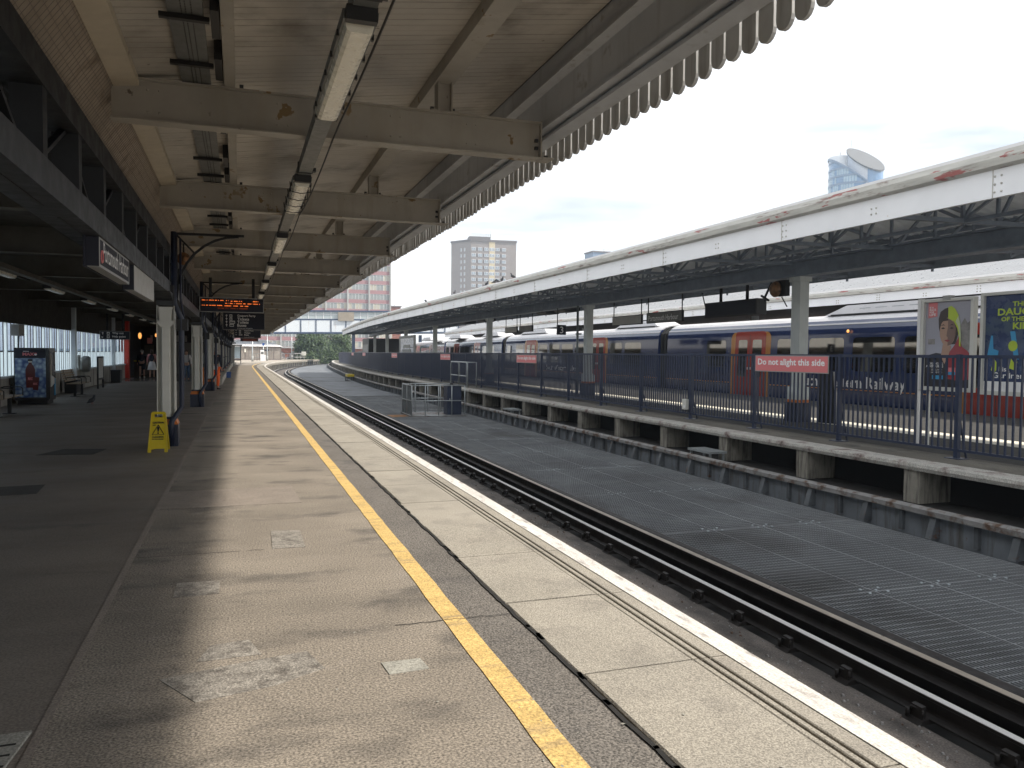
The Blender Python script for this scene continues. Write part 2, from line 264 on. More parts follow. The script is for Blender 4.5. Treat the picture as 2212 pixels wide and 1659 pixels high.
# ------------------------------------------------------------------ mesh helpers
ORG = {}
class MB:
    def __init__(s): s.v = []; s.f = []; s.sm = []
    def add(s, vs, fs, smooth=False):
        n = len(s.v); s.v.extend([tuple(p) for p in vs]); s.f.extend([tuple(i+n for i in f) for f in fs]); s.sm.extend([smooth]*len(fs)); return s
    def box(s, x0, x1, y0, y1, z0, z1):
        return s.add([(x0,y0,z0),(x1,y0,z0),(x1,y1,z0),(x0,y1,z0),(x0,y0,z1),(x1,y0,z1),(x1,y1,z1),(x0,y1,z1)],
                     [(0,3,2,1),(4,5,6,7),(0,1,5,4),(1,2,6,5),(2,3,7,6),(3,0,4,7)])
    def quad(s, a, b, c, d): return s.add([a,b,c,d], [(0,1,2,3)])
    def prism(s, prof, y0, y1, axis='y', smooth=False):
        """closed profile of 2-D points extruded along an axis; y: (x,z) x: (y,z) z: (x,y)"""
        n = len(prof)
        def P(a, b, t):
            return (a, t, b) if axis == 'y' else ((t, a, b) if axis == 'x' else (a, b, t))
        vs = [P(a, b, y0) for a, b in prof] + [P(a, b, y1) for a, b in prof]
        fs = [(i, (i+1) % n, n+(i+1) % n, n+i) for i in range(n)]
        k = len(s.v); s.add(vs, fs, smooth); s.f.append(tuple(range(k+n-1, k-1, -1))); s.f.append(tuple(range(k+n, k+2*n))); s.sm += [False, False]
        return s
    def sweep(s, prof, pts, closed=True, cap=True, smooth=False):
        """profile of (dx,z) swept along a path of (x,y) in plan; dx is to the right of travel +y"""
        n = len(prof); k = len(s.v); m = len(pts); vs = []
        for i, (x, y) in enumerate(pts):
            a = pts[max(0, i-1)]; b = pts[min(m-1, i+1)]
            tx, ty = b[0]-a[0], b[1]-a[1]; l = sqrt(tx*tx+ty*ty) or 1; nx, ny = ty/l, -tx/l
            for dx, z in prof: vs.append((x+nx*dx, y+ny*dx, z))
        fs = []
        for i in range(m-1):
            for j in range(n if closed else n-1):
                a, b = j, (j+1) % n
                fs.append((i*n+a, i*n+b, (i+1)*n+b, (i+1)*n+a))
        if closed and cap: fs.append(tuple(range(n-1, -1, -1))); fs.append(tuple(range((m-1)*n, m*n)))
        return s.add(vs, fs, smooth)
    def bar(s, p, q, w, h=None, up=(0, 0, 1)):
        h = h or w; p = Vector(p); q = Vector(q); d = (q-p)
        if d.length < 1e-6: return s
        d.normalize(); u = Vector(up)
        if abs(d.dot(u)) > 0.98: u = Vector((0, 1, 0))
        r = d.cross(u).normalized(); u = r.cross(d)
        vs = []
        for c in (p, q):
            for a, b in ((-1,-1),(1,-1),(1,1),(-1,1)): vs.append(c + r*(a*w/2) + u*(b*h/2))
        return s.add(vs, [(0,1,5,4),(1,2,6,5),(2,3,7,6),(3,0,4,7),(3,2,1,0),(4,5,6,7)])
    def tube(s, pts, r, n=8, smooth=True, caps=True):
        pts = [Vector(p) for p in pts]; rs = r if isinstance(r, (list, tuple)) else [r]*len(pts)
        vs = []; m = len(pts); pr = None
        for i, p in enumerate(pts):
            d = (pts[min(m-1, i+1)] - pts[max(0, i-1)]).normalized()
            if pr is None:
                u = Vector((0, 0, 1)) if abs(d.z) < 0.9 else Vector((1, 0, 0)); pr = d.cross(u).normalized()
            else: pr = (pr - d*pr.dot(d)).normalized()
            q = d.cross(pr)
            for j in range(n): a = 2*pi*j/n; vs.append(p + (pr*cos(a)+q*sin(a))*rs[i])
        fs = [(i*n+j, i*n+(j+1) % n, (i+1)*n+(j+1) % n, (i+1)*n+j) for i in range(m-1) for j in range(n)]
        k = len(s.v); s.add(vs, fs, smooth)
        if caps: s.f += [tuple(range(k+n-1, k-1, -1)), tuple(range(k+(m-1)*n, k+m*n))]; s.sm += [False, False]
        return s
    def lathe(s, prof, c=(0, 0, 0), n=16, smooth=True, axis='z'):
        vs = []; m = len(prof)
        for r, z in prof:
            for j in range(n):
                a = 2*pi*j/n
                if axis == 'z': vs.append((c[0]+r*cos(a), c[1]+r*sin(a), c[2]+z))
                elif axis == 'x': vs.append((c[0]+z, c[1]+r*cos(a), c[2]+r*sin(a)))
                else: vs.append((c[0]+r*cos(a), c[1]+z, c[2]+r*sin(a)))
        fs = [(i*n+j, i*n+(j+1) % n, (i+1)*n+(j+1) % n, (i+1)*n+j) for i in range(m-1) for j in range(n)]
        return s.add(vs, fs, smooth)
    def ball(s, c, rx, ry, rz, n=10, m=7):
        vs = []
        for i in range(m+1):
            t = pi*i/m
            for j in range(n): a = 2*pi*j/n; vs.append((c[0]+rx*sin(t)*cos(a), c[1]+ry*sin(t)*sin(a), c[2]+rz*cos(t)))
        return s.add(vs, [(i*n+j, (i+1)*n+j, (i+1)*n+(j+1) % n, i*n+(j+1) % n) for i in range(m) for j in range(n)], True)
    def build(s, name, m, parent=None, **k):
        o0 = ORG.get(parent.name, Vector((0, 0, 0))) if parent else Vector((0, 0, 0))
        me = bpy.data.meshes.new(name)
        me.from_pydata([(x-o0.x, y-o0.y, z-o0.z) for x, y, z in s.v], [], s.f)
        me.polygons.foreach_set('use_smooth', s.sm); me.update()
        mm = M[m] if isinstance(m, str) else m
        me.materials.append(mm)
        o = bpy.data.objects.new(name, me); COL.objects.link(o)
        if parent: o.parent = parent
        ORG[o.name] = o0
        for a, b in k.items(): o[a] = b
        return o
def thing(name, label, cat, loc=(0, 0, 0), group=None):
    o = bpy.data.objects.new(name, None); COL.objects.link(o); o.location = loc; o.empty_display_size = 0.1
    o['label'] = label; o['category'] = cat
    if group: o['group'] = group
    ORG[o.name] = Vector(loc); return o
def one(mb, name, m, label, cat, group=None):
    o = mb.build(name, m); o['label'] = label; o['category'] = cat
    if group: o['group'] = group
    return o
def struct(mb, name, m, kind='structure'):
    o = mb.build(name, m); o['kind'] = kind; return o
def copy_tree(o, parent=None):
    c = o.copy(); COL.objects.link(c); c.parent = parent
    for ch in list(o.children): copy_tree(ch, c)
    return c
FACE = {'-y': Matrix(((1,0,0),(0,0,-1),(0,1,0))), '+x': Matrix(((0,0,1),(1,0,0),(0,1,0))), '-x': Matrix(((0,0,-1),(-1,0,0),(0,1,0))), '+z': Matrix(((1,0,0),(0,1,0),(0,0,1)))}
def lettering(body, m, parent, p, face, width=None, height=None, bold=0.0, anchor='L', name='lettering', rot=None):
    """flat letters; p is the lower-left corner on the face (or lower centre)"""
    cu = bpy.data.curves.new('t', 'FONT'); cu.body = body; cu.size = 1.0; cu.offset = bold; cu.extrude = 0.0; cu.resolution_u = 2; cu.space_line = 1.0
    ob = bpy.data.objects.new('t', cu); COL.objects.link(ob)
    dg = bpy.context.evaluated_depsgraph_get(); me0 = ob.evaluated_get(dg).to_mesh()
    vs = [v.co.copy() for v in me0.vertices]; fs = [tuple(q.vertices) for q in me0.polygons]
    ob.evaluated_get(dg).to_mesh_clear(); bpy.data.objects.remove(ob); bpy.data.curves.remove(cu)
    if not vs: return None
    x0 = min(v.x for v in vs); x1 = max(v.x for v in vs); y0 = min(v.y for v in vs); y1 = max(v.y for v in vs)
    sx = (width/(x1-x0)) if width else None; sy = (height/(y1-y0)) if height else None
    sx = sx or sy; sy = sy or sx
    Rm = rot or FACE[face]; P = Vector(p); out = []
    for v in vs:
        lx = (v.x-x0)*sx - ((x1-x0)*sx/2 if anchor == 'C' else 0)
        out.append(P + Rm @ Vector((lx, (v.y-y0)*sy, 0)))
    mb = MB(); mb.add(out, fs); return mb.build(name, m, parent)
def interp(t, xs):
    if t <= xs[0][0]: return xs[0][1]
    for (a, b), (c, d) in zip(xs, xs[1:]):
        if t <= c: return b + (d-b)*(t-a)/(c-a)
    return xs[-1][1]
def off1(y): return 0.0 if y < 85 else (y-85)**2/640.0
def smooth3(y): return 0.0 if y < 48 else (y-48)**2/(2*0.5*(y-48)+1)/1.0*0.0
def off3(y):
    if y < 55: return 0.0
    return interp(y, [(55, 0), (65, 0.25), (75, 0.7), (86, 1.35), (100, 2.25), (121, 3.7), (140, 5.3), (157, 7.2), (175, 9.6)])
def path(x, y0, y1, off, step=2.0):
    n = max(1, int((y1-y0)/step)); return [(x+off(y0+(y1-y0)*i/n), y0+(y1-y0)*i/n) for i in range(n+1)]
def rr(mb, x, ya, yb, z0, z1, r, d=0.006, sgn=-1):
    """rounded rectangle plate on a plane x=const, proud by d towards sgn"""
    pr = []
    for cy, cz, a0 in ((yb-r, z1-r, 0), (ya+r, z1-r, 90), (ya+r, z0+r, 180), (yb-r, z0+r, 270)):
        for k in range(5): a = radians(a0+22.5*k); pr.append((cy+r*cos(a), cz+r*sin(a)))
    pr2 = []
    for i, (a, b_) in enumerate(pr):      # extra points where the side starts to lean
        pr2.append((a, b_)); c, d_ = pr[(i+1) % len(pr)]
        if (b_-1.0)*(d_-1.0) < 0: pr2.append((a+(c-a)*(1.0-b_)/(d_-b_), 1.0))
    lo = [q for q in pr2 if q[1] <= 1.0001]; hi = [q for q in pr2 if q[1] >= .9999]
    for part in (lo, hi):
        if len(part) < 3: continue
        k = len(mb.v); mb.prism(part, x, x+sgn*d, axis='x')
        for i in range(k, len(mb.v)):
            q = mb.v[i]; mb.v[i] = (q[0]+max(0, q[2]-1.0)*.045, q[1], q[2])
    return mb
# ================================================================== SETTING
struct(MB().box(-9.6, 3000, -200, 4000, -9.0, -1.3), 'ground', 'ground')
struct(MB().box(-3000, -9.6, -400, 4000, -9.0, -1.6), 'water', 'water')
struct(MB().box(-34, -9.7, -30, 75, -1.5, -0.5), 'added_deck', 'added_deck')  # unseen pale deck, added to brighten the lower frosted panes
hb = MB()
prof = [(-1500+60*i, 6+5*sin(i*0.9)+3*sin(i*2.3)) for i in range(50)]
for (a, za), (b, zb) in zip(prof, prof[1:]):
    hb.add([(a, 1400, -1.5), (b, 1400, -1.5), (b, 1430, zb), (a, 1430, za), (b, 1500, -1.5), (a, 1500, -1.5)], [(0,1,2,3), (3,2,4,5)])
struct(hb, 'hills', 'hill')
# platform surfaces ---------------------------------------------------
E1 = off1
def sheet(xa, xb, y0, y1, z, name, m, off=off1, step=3.0, kind='structure'):
    return struct(MB().sweep([(xa, z), (xb, z), (xb, z-0.02), (xa, z-0.02)], path(0, y0, y1, off, step)), name, m)
mb = MB(); P1 = path(0, -8, 118.5, off1)
mb.sweep([(-3.4, -0.3), (-3.4, 0), (-1.38, 0), (-1.38, -0.3)], P1); struct(mb, 'platform', 'asphalt')
mb = MB().sweep([(-1.38, -0.3), (-1.38, -0.003), (-1.0, -0.003), (-1.0, -0.3)], P1); struct(mb, 'platform_margin', 'asphalt_edge')
mb = MB(); mb.sweep([(-9.3, -0.3), (-9.3, -0.002), (-3.4, -0.002), (-3.4, -0.3)], path(0, -8, 118.5, lambda y: 0 if y < 85 else off1(y)*0.6)); struct(mb, 'concourse_floor', 'asphalt_hall')
struct(MB().box(-8.7, -4.2, 45.2, 64, -0.0, 0.004), 'tiled_floor', 'hall_tiles')
# far lit paving beyond
mb = MB(); far = path(0, 118.5, 196, off1)
vs = []; fs = []
for i, (x, y) in enumerate(far): vs += [(-9.3, y, 0.02), (x-0.13, y, 0.02), (x-0.13, y, -0.3), (-9.3, y, -0.3)]
for i in range(len(far)-1):
    a = 4*i; fs += [(a, a+1, a+5, a+4), (a+1, a+2, a+6, a+5)]
fs += [(0, 3, 2, 1)]
mb.add(vs, fs); struct(mb, 'far_platform', 'far_paving')
struct(MB().sweep([(-9.3, 0.022), (-1.0, 0.022), (-1.0, 0.024), (-9.3, 0.024)], path(0, 118.3, 119.6, off1, .5)), 'crossing_strip', 'asphalt_dark')
# coping slabs
mb = MB(); y = -7.05
while y < 118:
    a, b = y+0.006, y+1.175-0.006; j = random.uniform(-0.004, 0.004); dx = random.uniform(-0.012, 0.012)
    mb.sweep([(-0.995+dx, -0.16), (-0.995+dx, -0.006+j), (-0.985+dx, 0.002+j), (-0.36, 0.002+j), (-0.36, -0.16)], [(off1(a), a), (off1(b), b)])
    y += 1.1775
struct(mb, 'edge_paving', 'coping')
mb = MB(); y = -7.05
while y < 196:
    a, b = y+0.005, y+1.1775-0.005
    for x0, x1 in ((-0.352, -0.315), (-0.298, -0.262), (-0.246, -0.0)):
        z = 0.002 if y < 118 else 0.024
        mb.sweep([(x0, -0.16), (x0, z-0.004), (x0+0.006, z), (x1-0.006 if x1 < 0 else x1-0.02, z), (x1, z-0.004 if x1 < 0 else z-0.02), (x1, -0.16)], [(off1(a), a), (off1(b), b)])
    y += 1.1775
struct(mb, 'platform_edge', 'coping')
struct(MB().sweep([(-1.005, -0.2), (-1.005, -0.012), (-0.002, -0.012), (-0.002, -0.2)], P1), 'slab_bedding', 'groove')
struct(MB().sweep([(-1.022, -0.1), (-1.020, 0.0035), (-0.9965, 0.0035), (-0.9965, -0.1)], [(x+random.uniform(-.009, .009), y) for x, y in path(0, -8, 118, off1, 0.06)]), 'tar_joint', 'joint')
# white line along the edge, yellow line
struct(MB().sweep([(-0.150, 0.004), (-0.150, 0.0065), (-0.012, 0.0065), (-0.012, 0.004)], path(0, -7, 118, off1, 1.0)), 'white_line', 'white_line')
struct(MB().sweep([(-0.225, 0.026), (-0.225, 0.0285), (-0.012, 0.0285), (-0.012, 0.026)], path(0, 118, 196, off1, 1.0)), 'white_line', 'white_line')
struct(MB().sweep([(-1.455, 0.0005), (-1.455, 0.004), (-1.325, 0.004), (-1.325, 0.0005)], [(x+random.uniform(-.004, .004), y) for x, y in path(0, -7, 116, off1, 0.25)]), 'yellow_line', 'yellow_line')
# patches in the surface
def patch(name, pts, m, h=0.003):
    mb = MB(); n = len(pts); z0 = 0.0
    mb.add([(x, y, z0) for x, y in pts]+[(x, y, h) for x, y in pts], [(i, (i+1) % n, n+(i+1) % n, n+i) for i in range(n)]+[tuple(range(n, 2*n))]); return struct(mb, name, m)
patch('seam_strip', [(-3.415, 2.0), (-3.385, 2.0), (-3.375, 9), (-3.385, 18), (-3.40, 30), (-3.42, 30), (-3.425, 18), (-3.43, 9)], 'patch_tan', 0.0022)
patch('paving_patch', [(-2.98, 4.12), (-2.80, 3.80), (-2.45, 3.88), (-2.20, 4.02), (-2.27, 4.28), (-2.6, 4.22)], 'patch')
patch('paving_patch', [(-2.82, 4.3), (-2.5, 4.31), (-2.56, 4.55), (-2.76, 4.52)], 'patch')
patch('paving_patch', [(-1.92, 4.0), (-1.715, 4.0), (-1.70, 3.855), (-1.905, 3.84)], 'patch_concrete', 0.004)
patch('paving_patch', [(-3.38, 8.62), (-1.99, 8.60), (-2.02, 9.68), (-3.38, 9.66)], 'patch_tan')
patch('paving_patch', [(-2.36, 6.62), (-2.10, 6.61), (-2.10, 7.25), (-2.35, 7.30)], 'patch')
patch('paving_patch', [(-3.02, 5.48), (-2.74, 5.49), (-2.74, 5.80), (-3.02, 5.82)], 'patch')
for pts in ([(-5.55, 13.6), (-4.75, 13.5), (-4.65, 14.2), (-5.3, 14.35)], [(-5.2, 9.9), (-4.75, 9.95), (-4.8, 10.6), (-5.25, 10.55)], [(-5.3, 7.7), (-4.75, 7.8), (-4.7, 8.3), (-5.3, 8.35)]):
    patch('dark_patch', pts, 'patch_dark')
mb = MB()   # crack lines
for x0, x1, y in ((-3.35, -2.6, 6.62), (-1.75, -1.0, 4.53), (-2.55, -2.42, 6.62), (-3.4, -2.9, 8.55)):
    xs = [x0+(x1-x0)*i/14 for i in range(15)]; ys = [y+random.uniform(-.012, .012) for _ in xs]
    mb.add([(x, q-0.004, 0.0042) for x, q in zip(xs, ys)]+[(x, q+0.004, 0.0042) for x, q in zip(xs, ys)], [(i, i+1, 16+i, 15+i) for i in range(14)])
struct(mb, 'surface_cracks', 'joint')
random.seed(21); mb = MB()
for i in range(150):
    x = random.uniform(-3.3, -.4); y = 2.4+random.random()**2*14; z = .0045 if x < -1 else .007; r = random.uniform(.003, .012); a = random.uniform(0, 3)
    mb.add([(x+r*cos(a), y+r*sin(a), z), (x-r*.6*sin(a), y+r*.6*cos(a), z), (x-r*cos(a), y-r*sin(a), z), (x+r*.5*sin(a), y-r*.5*cos(a), z)], [(0, 1, 2, 3)])
struct(mb, 'gum_spots', 'patch_concrete')
random.seed(8)
# under platform wall
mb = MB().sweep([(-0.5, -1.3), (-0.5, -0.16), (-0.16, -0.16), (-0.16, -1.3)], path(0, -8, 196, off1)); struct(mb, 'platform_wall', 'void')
mb = MB(); y = 88
while y < 192:
    mb.sweep([(-0.2, -1.25), (-0.2, -0.2), (-0.05, -0.2), (-0.05, -1.25)], [(off1(y), y), (off1(y+.35), y+0.35)]); y += 2.2
mb.sweep([(-0.2, -0.36), (-0.2, -0.16), (-0.03, -0.16), (-0.03, -0.36)], path(0, 70, 196, off1)); struct(mb, 'wall_piers', 'pier')
# track
struct(MB().sweep([(-0.3, -1.25), (-0.3, -1.10), (2.12, -1.10), (2.12, -1.25)], path(0, -8, 196, off1)), 'trackbed', 'trackbed')
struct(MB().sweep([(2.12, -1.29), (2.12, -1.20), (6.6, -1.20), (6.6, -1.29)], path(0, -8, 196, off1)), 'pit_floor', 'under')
random.seed(31); mb = MB()
for i in range(1500):
    x = random.choice((random.uniform(1.2, 2.0), random.uniform(1.85, 2.1), random.uniform(.9, 2.0))); y = 2.2+random.random()**1.5*45; r = random.uniform(.004, .019); a = random.uniform(0, 3); h = r*random.uniform(.4, 1.1)
    q = [(x+r*cos(a+k*pi/2)*random.uniform(.6, 1.2), y+r*sin(a+k*pi/2)*random.uniform(.6, 1.2)) for k in range(4)]
    mb.add([(u_, v_, -1.10) for u_, v_ in q]+[(x+(u_-x)*.6, y+(v_-y)*.6, -1.10+h) for u_, v_ in q], [(0,1,5,4), (1,2,6,5), (2,3,7,6), (3,0,4,7), (4,5,6,7)])
o_ = struct(mb, 'track_grit', 'ledge', 'stuff')
random.seed(8)
RP = [(-.075, 0), (-.075, .012), (-.02, .03), (-.012, .045), (-.012, .115), (-.036, .13), (-.036, .15), (.036, .15), (.036, .13), (.012, .115), (.012, .045), (.02, .03), (.075, .012), (.075, 0)]
GR = 'running rails of the nearest track'
def chair_mb(x, y, z):
    mb = MB(); mb.prism([(x-.17, z), (x+.17, z), (x+.14, z+.03), (x+.06, z+.045), (x-.06, z+.045), (x-.14, z+.03)], y-.085, y+.085)
    for sx in (-1, 1):
        mb.prism([(x+sx*.075, z+.03), (x+sx*.125, z+.03), (x+sx*.11, z+.115), (x+sx*.07, z+.12)], y-.05, y+.05)
        mb.tube([(x+sx*.12, y-.06, z+.04), (x+sx*.13, y-.075, z+.095), (x+sx*.085, y-.03, z+.085), (x+sx*.13, y+.03, z+.10), (x+sx*.12, y+.06, z+.04)], .011, 6)
        mb.tube([(x+sx*.145, y+.05, z+.02), (x+sx*.145, y+.05, z+.085)], .016, 6)
    return mb
def rail(x, z, label, top, w=1.0, chairs=0, y1=196, name='running_rail', y0=-8):
    t = thing(name, label, 'rail', (x, 0, z), GR if name == 'running_rail' else None)
    pr = [(a*w, z+b) for a, b in RP]
    MB().sweep(pr, path(x, y0, y1, off1, 2)).build('rail_body', 'rail', t)
    MB().sweep([(-.030*w, z+.150), (-.033*w, z+.154), (.033*w, z+.154), (.030*w, z+.150)], path(x, y0, y1, off1, 2)).build('rail_head', top, t)
    if chairs:
        ys = [1.5+0.74*k for k in range(chairs)]
        base = None
        for k, yy in enumerate(ys):
            if base is None: base = chair_mb(x, yy, z-.03).build('rail_chair', 'rail', t)
            else:
                c = base.copy(); COL.objects.link(c); c.parent = t; c.location = (off1(yy), yy-ys[0], 0)
    return t
rail(0.82, -1.07, 'running rail tucked close under our platform edge', 'rail_glint', chairs=0)
rail(2.26, -1.07, 'shiny running rail held by black chairs beside the conductor rail', 'rail_glint', chairs=98)
rail(2.66, -0.985, 'dull brown conductor rail between the shiny rail and the grating', 'cond_top', w=1.15, name='conductor_rail')
one(MB().sweep([(2.80, -1.2), (2.80, -.885), (2.83, -.87), (2.92, -.87), (2.92, -1.2)], path(0, -8, 168, off1)), 'kerb_beam', 'rail', 'long black steel kerb beam along the edge of the grating', 'beam')
one(MB().sweep([(2.45, -1.2), (2.45, -1.02), (2.50, -1.02), (2.50, -1.2)], path(0, -8, 168, off1)), 'guard_board', 'rail', 'low black guard board between the two rails', 'board')
# grating walkway
def xw(y): return 6.32 + (0 if y < 60 else off3(y))
mb = MB(); x = 2.94
while x < 6.3: mb.box(x-.003, x+.003, 0.5, 46, -.925, -.896); x += 0.041
y = 0.5
while y < 46: mb.box(2.93, 6.32, y-.0025, y+.0025, -.912, -.898); y += 0.10
for xx in (2.94, 3.79, 4.64, 5.49, 6.30): mb.box(xx-.006, xx+.006, 0.5, 46, -.94, -.894)
y = 0.5
while y < 46: mb.box(2.93, 6.32, y-.014, y-.010, -.94, -.8985); mb.box(2.93, 6.32, y+.010, y+.014, -.94, -.8985); y += 3.05
struct(mb, 'walkway_grating', 'grating')
mb = MB()
y = 0.5
while y < 46:
    for xx in (3.79, 4.64, 5.49):
        for dx, dy in ((-.12, -.07), (.12, -.07), (-.12, .07), (.12, .07), (0.03, 0)): mb.box(xx+dx-.016, xx+dx+.016, y+dy-.013, y+dy+.013, -.896, -.884)
    y += 3.05
struct(mb, 'grating_clips', 'clip_steel')
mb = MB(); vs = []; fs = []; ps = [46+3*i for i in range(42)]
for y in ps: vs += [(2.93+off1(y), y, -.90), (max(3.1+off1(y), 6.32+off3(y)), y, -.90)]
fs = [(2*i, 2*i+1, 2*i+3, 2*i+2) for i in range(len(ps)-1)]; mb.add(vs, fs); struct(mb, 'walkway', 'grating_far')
mb = MB(); mb.add([(2.95, y, -.894) for y in (30.4, 31.6)]+[(4.0, y, -.894) for y in (31.6, 30.9)]+[(3.4, 30.5, -.894)], [(0, 4, 3, 2, 1)]); struct(mb, 'rusty_panel', 'rust_mesh')
mb = MB(); mb.box(2.95, 6.6, 69.9, 70.05, -.9, -.885); struct(mb, 'cable_crossing', 'black')
# ------------------------------------------------ island platform
P3 = path(0, 0, 172, off3, 2.0)
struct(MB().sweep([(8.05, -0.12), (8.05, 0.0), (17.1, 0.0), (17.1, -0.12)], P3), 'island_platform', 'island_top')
mb = MB(); y = 0.3
while y < 170:
    L_ = 3.02; j = random.uniform(-.006, .006)
    mb.sweep([(7.10+j, -.115), (7.08+j, -.06), (7.09+j, -.012), (7.13+j, 0.003), (8.05, 0.003), (8.05, -.115)], [(off3(y+.008), y+.008), (off3(y+L_-.008), y+L_-.008)]); y += L_
struct(mb, 'island_edge_slabs', 'slab_concrete')
struct(MB().sweep([(7.5, 0.004), (7.5, 0.0065), (8.4, 0.0065), (8.4, 0.004)], P3), 'island_margin', 'island_conc')
struct(MB().sweep([(10.62, 0.002), (10.62, 0.006), (11.55, 0.006), (11.55, 0.002)], path(0, 0, 110, off3, 2)), 'painted_sun_strip', 'sun_strip_and_notice')  # strip of sunlight on the platform, put into the colour of this band
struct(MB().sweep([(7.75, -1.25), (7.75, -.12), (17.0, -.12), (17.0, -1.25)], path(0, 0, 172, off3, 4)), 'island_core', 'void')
mb = MB(); y = 1.85; piers = []
while y < 168: piers.append(y); y += 2.50
for y in piers:
    mb.sweep([(7.13, -.62), (7.13, -.115), (7.75, -.115), (7.75, -.62)], [(off3(y), y-.15), (off3(y), y+.15)])
struct(mb, 'island_piers', 'pier')
mb = MB(); mb.sweep([(6.46, -.60), (6.46, -.53), (6.49, -.505), (6.58, -.505), (6.60, -.60)], [(x+random.uniform(-.012, .012), y) for x, y in path(0, 0, 172, off3, 1.2)]); struct(mb, 'island_ledge', 'ledge')
struct(MB().sweep([(6.60, -.76), (6.60, -.64), (7.74, -.63), (7.74, -.76)], path(0, 0, 172, off3, 3)), 'ledge_floor', 'under')
mb = MB(); mb.sweep([(6.56, -1.2), (6.56, -.60), (6.598, -.60), (6.598, -1.2)], path(0, 0, 172, off3, 3)); struct(mb, 'island_wall', 'grey_steel'); mb = MB()
y = 0.8
while y < 168:
    o = off3(y); mb.add([(6.40+o, y-.01, -.90), (6.49+o, y-.01, -.60), (6.56+o, y-.01, -.60), (6.56+o, y-.01, -.90), (6.40+o, y+.09, -.90), (6.49+o, y+.09, -.60), (6.56+o, y+.09, -.60), (6.56+o, y+.09, -.90)], [(0,1,2,3), (7,6,5,4), (0,4,5,1)])
    mb.box(6.50+o, 6.56+o, y+.60, y+.66, -.90, -.60); y += 1.25
struct(mb, 'wall_stiffeners', 'stiff')
# ================================================================== FENCE
FG = 'navy railings on the island platform'
ft = thing('fence', 'long navy steel railing with vertical bars along the island platform', 'fence', (8.15, 8, 0))
fy = [6.85+2.61*k for k in range(49)]
MB().sweep([(-.025, 1.60), (-.025, 1.65), (.025, 1.65), (.025, 1.60)], path(8.15, fy[0], fy[-1], off3, 2.61)).build('top_rail', 'navy', ft)
MB().sweep([(-.02, .12), (-.02, .16), (.02, .16), (.02, .12)], path(8.15, fy[0], fy[-1], off3, 2.61)).build('bottom_rail', 'navy', ft)
for k, y in enumerate(fy):
    x = 8.15+off3(y); mb = MB().box(x-.035, x+.035, y-.035, y+.035, 0, 1.66); mb.box(x-.12, x+.12, y-.13, y+.13, 0.002, .018); mb.bar((x+.02, y, .7), (x+.20, y, .01), .03, .02)
    mb.build('post', 'navy', ft)
for k in range(48):
    y0 = fy[k]; mb = MB(); n = 21
    for i in range(1, n+1):
        y = y0+2.61*i/(n+1); x = 8.15+off3(y); mb.box(x-.013, x+.013, y-.013, y+.013, .14, 1.62)
    mb.build('panel_bars', 'navy', ft)
def fence_sign(ya, yb, z0, z1, label, words):
    o = off3((ya+yb)/2); x = 8.10+o
    t = thing('fence_sign', label, 'sign', (x, (ya+yb)/2, z0), 'red signs fixed to the railing')
    dy = random.uniform(0, .01)
    MB().box(x-.012, x, ya, yb, z0, z1).build('sign_board', 'sign_frame', t)
    MB().box(x-.015, x-.012, ya+.02, yb-.02, z0+.02, z1-.02).build('sign_face', 'red_sign', t)
    lettering(words, 'white', t, (x-.0165, yb-.10, z0+(z1-z0)*.30), '-x', width=(yb-ya)-.2, height=(z1-z0)*.50, bold=.028)
for args in ((12.32, 14.60, 1.275, 1.625, 'red sign reading Do not alight this side, largest and nearest on the railing'),
             (28.12, 30.40, 1.255, 1.58, 'red Do not alight sign on the railing left of the bell fittings, second nearest'),
             (41.2, 43.4, 1.25, 1.58, 'red Do not alight sign on the railing behind the grey ladder hoop'),
             (56.8, 59.0, 1.25, 1.60, 'red Do not alight sign fourth along the railing, half way to its far end'),
             (77.6, 79.7, 1.28, 1.62, 'red Do not alight sign second from the far end of the railing'),
             (93.0, 95.2, 1.28, 1.62, 'tiny red Do not alight sign at the far end of the railing')):
    fence_sign(*args, 'Do not alight this side')
t = thing('junction_box', 'small pale grey junction box clipped to a railing post', 'box', (8.07, 17.4, .2))
MB().box(8.03, 8.11, 17.32, 17.50, .24, .50).build('box_body', 'offwhite', t); MB().box(8.02, 8.03, 17.35, 17.42, .28, .34).build('socket', 'white', t)
# ================================================================== ISLAND CANOPY
RZ, RX = 5.36, 10.5
ic = thing('island_canopy', 'white edged island platform canopy with corrugated roof and peeling red gutter', 'canopy', (10.5, 50, 0))
Y0, Y1 = 1.5, 99.0
def ip(x, y0=Y0, y1=Y1, st=2.0): return path(x, y0, y1, off3, st)
MB().sweep([(7.13, 3.79), (7.13, 4.17), (7.20, 4.17), (7.20, 3.79)], ip(0)).build('fascia', 'white_steel', ic)
mb = MB()
y = 3.6; k = 0
while y < 97:
    n, sp = ((3, .085), (2, .07))[k % 2]; o = off3(y)
    for cx in (-.05, .05):
        for r in range(n): mb.ball((7.125+o, y+cx, 3.97+(r-(n-1)/2)*sp*1.25), .010, .017, .017, 6, 4)
    if k % 2 == 0: mb.box(7.122+o, 7.13+o, y+.075, y+.085, 3.79, 4.17)
    y += 2.22; k += 1
mb.build('rivets', 'gutter', ic)
MB().sweep([(7.03, 4.20), (7.01, 4.30), (7.05, 4.40), (7.09, 4.40), (7.2, 4.36), (7.2, 4.17), (7.12, 4.17)], ip(0)).build('gutter', 'gutter', ic)
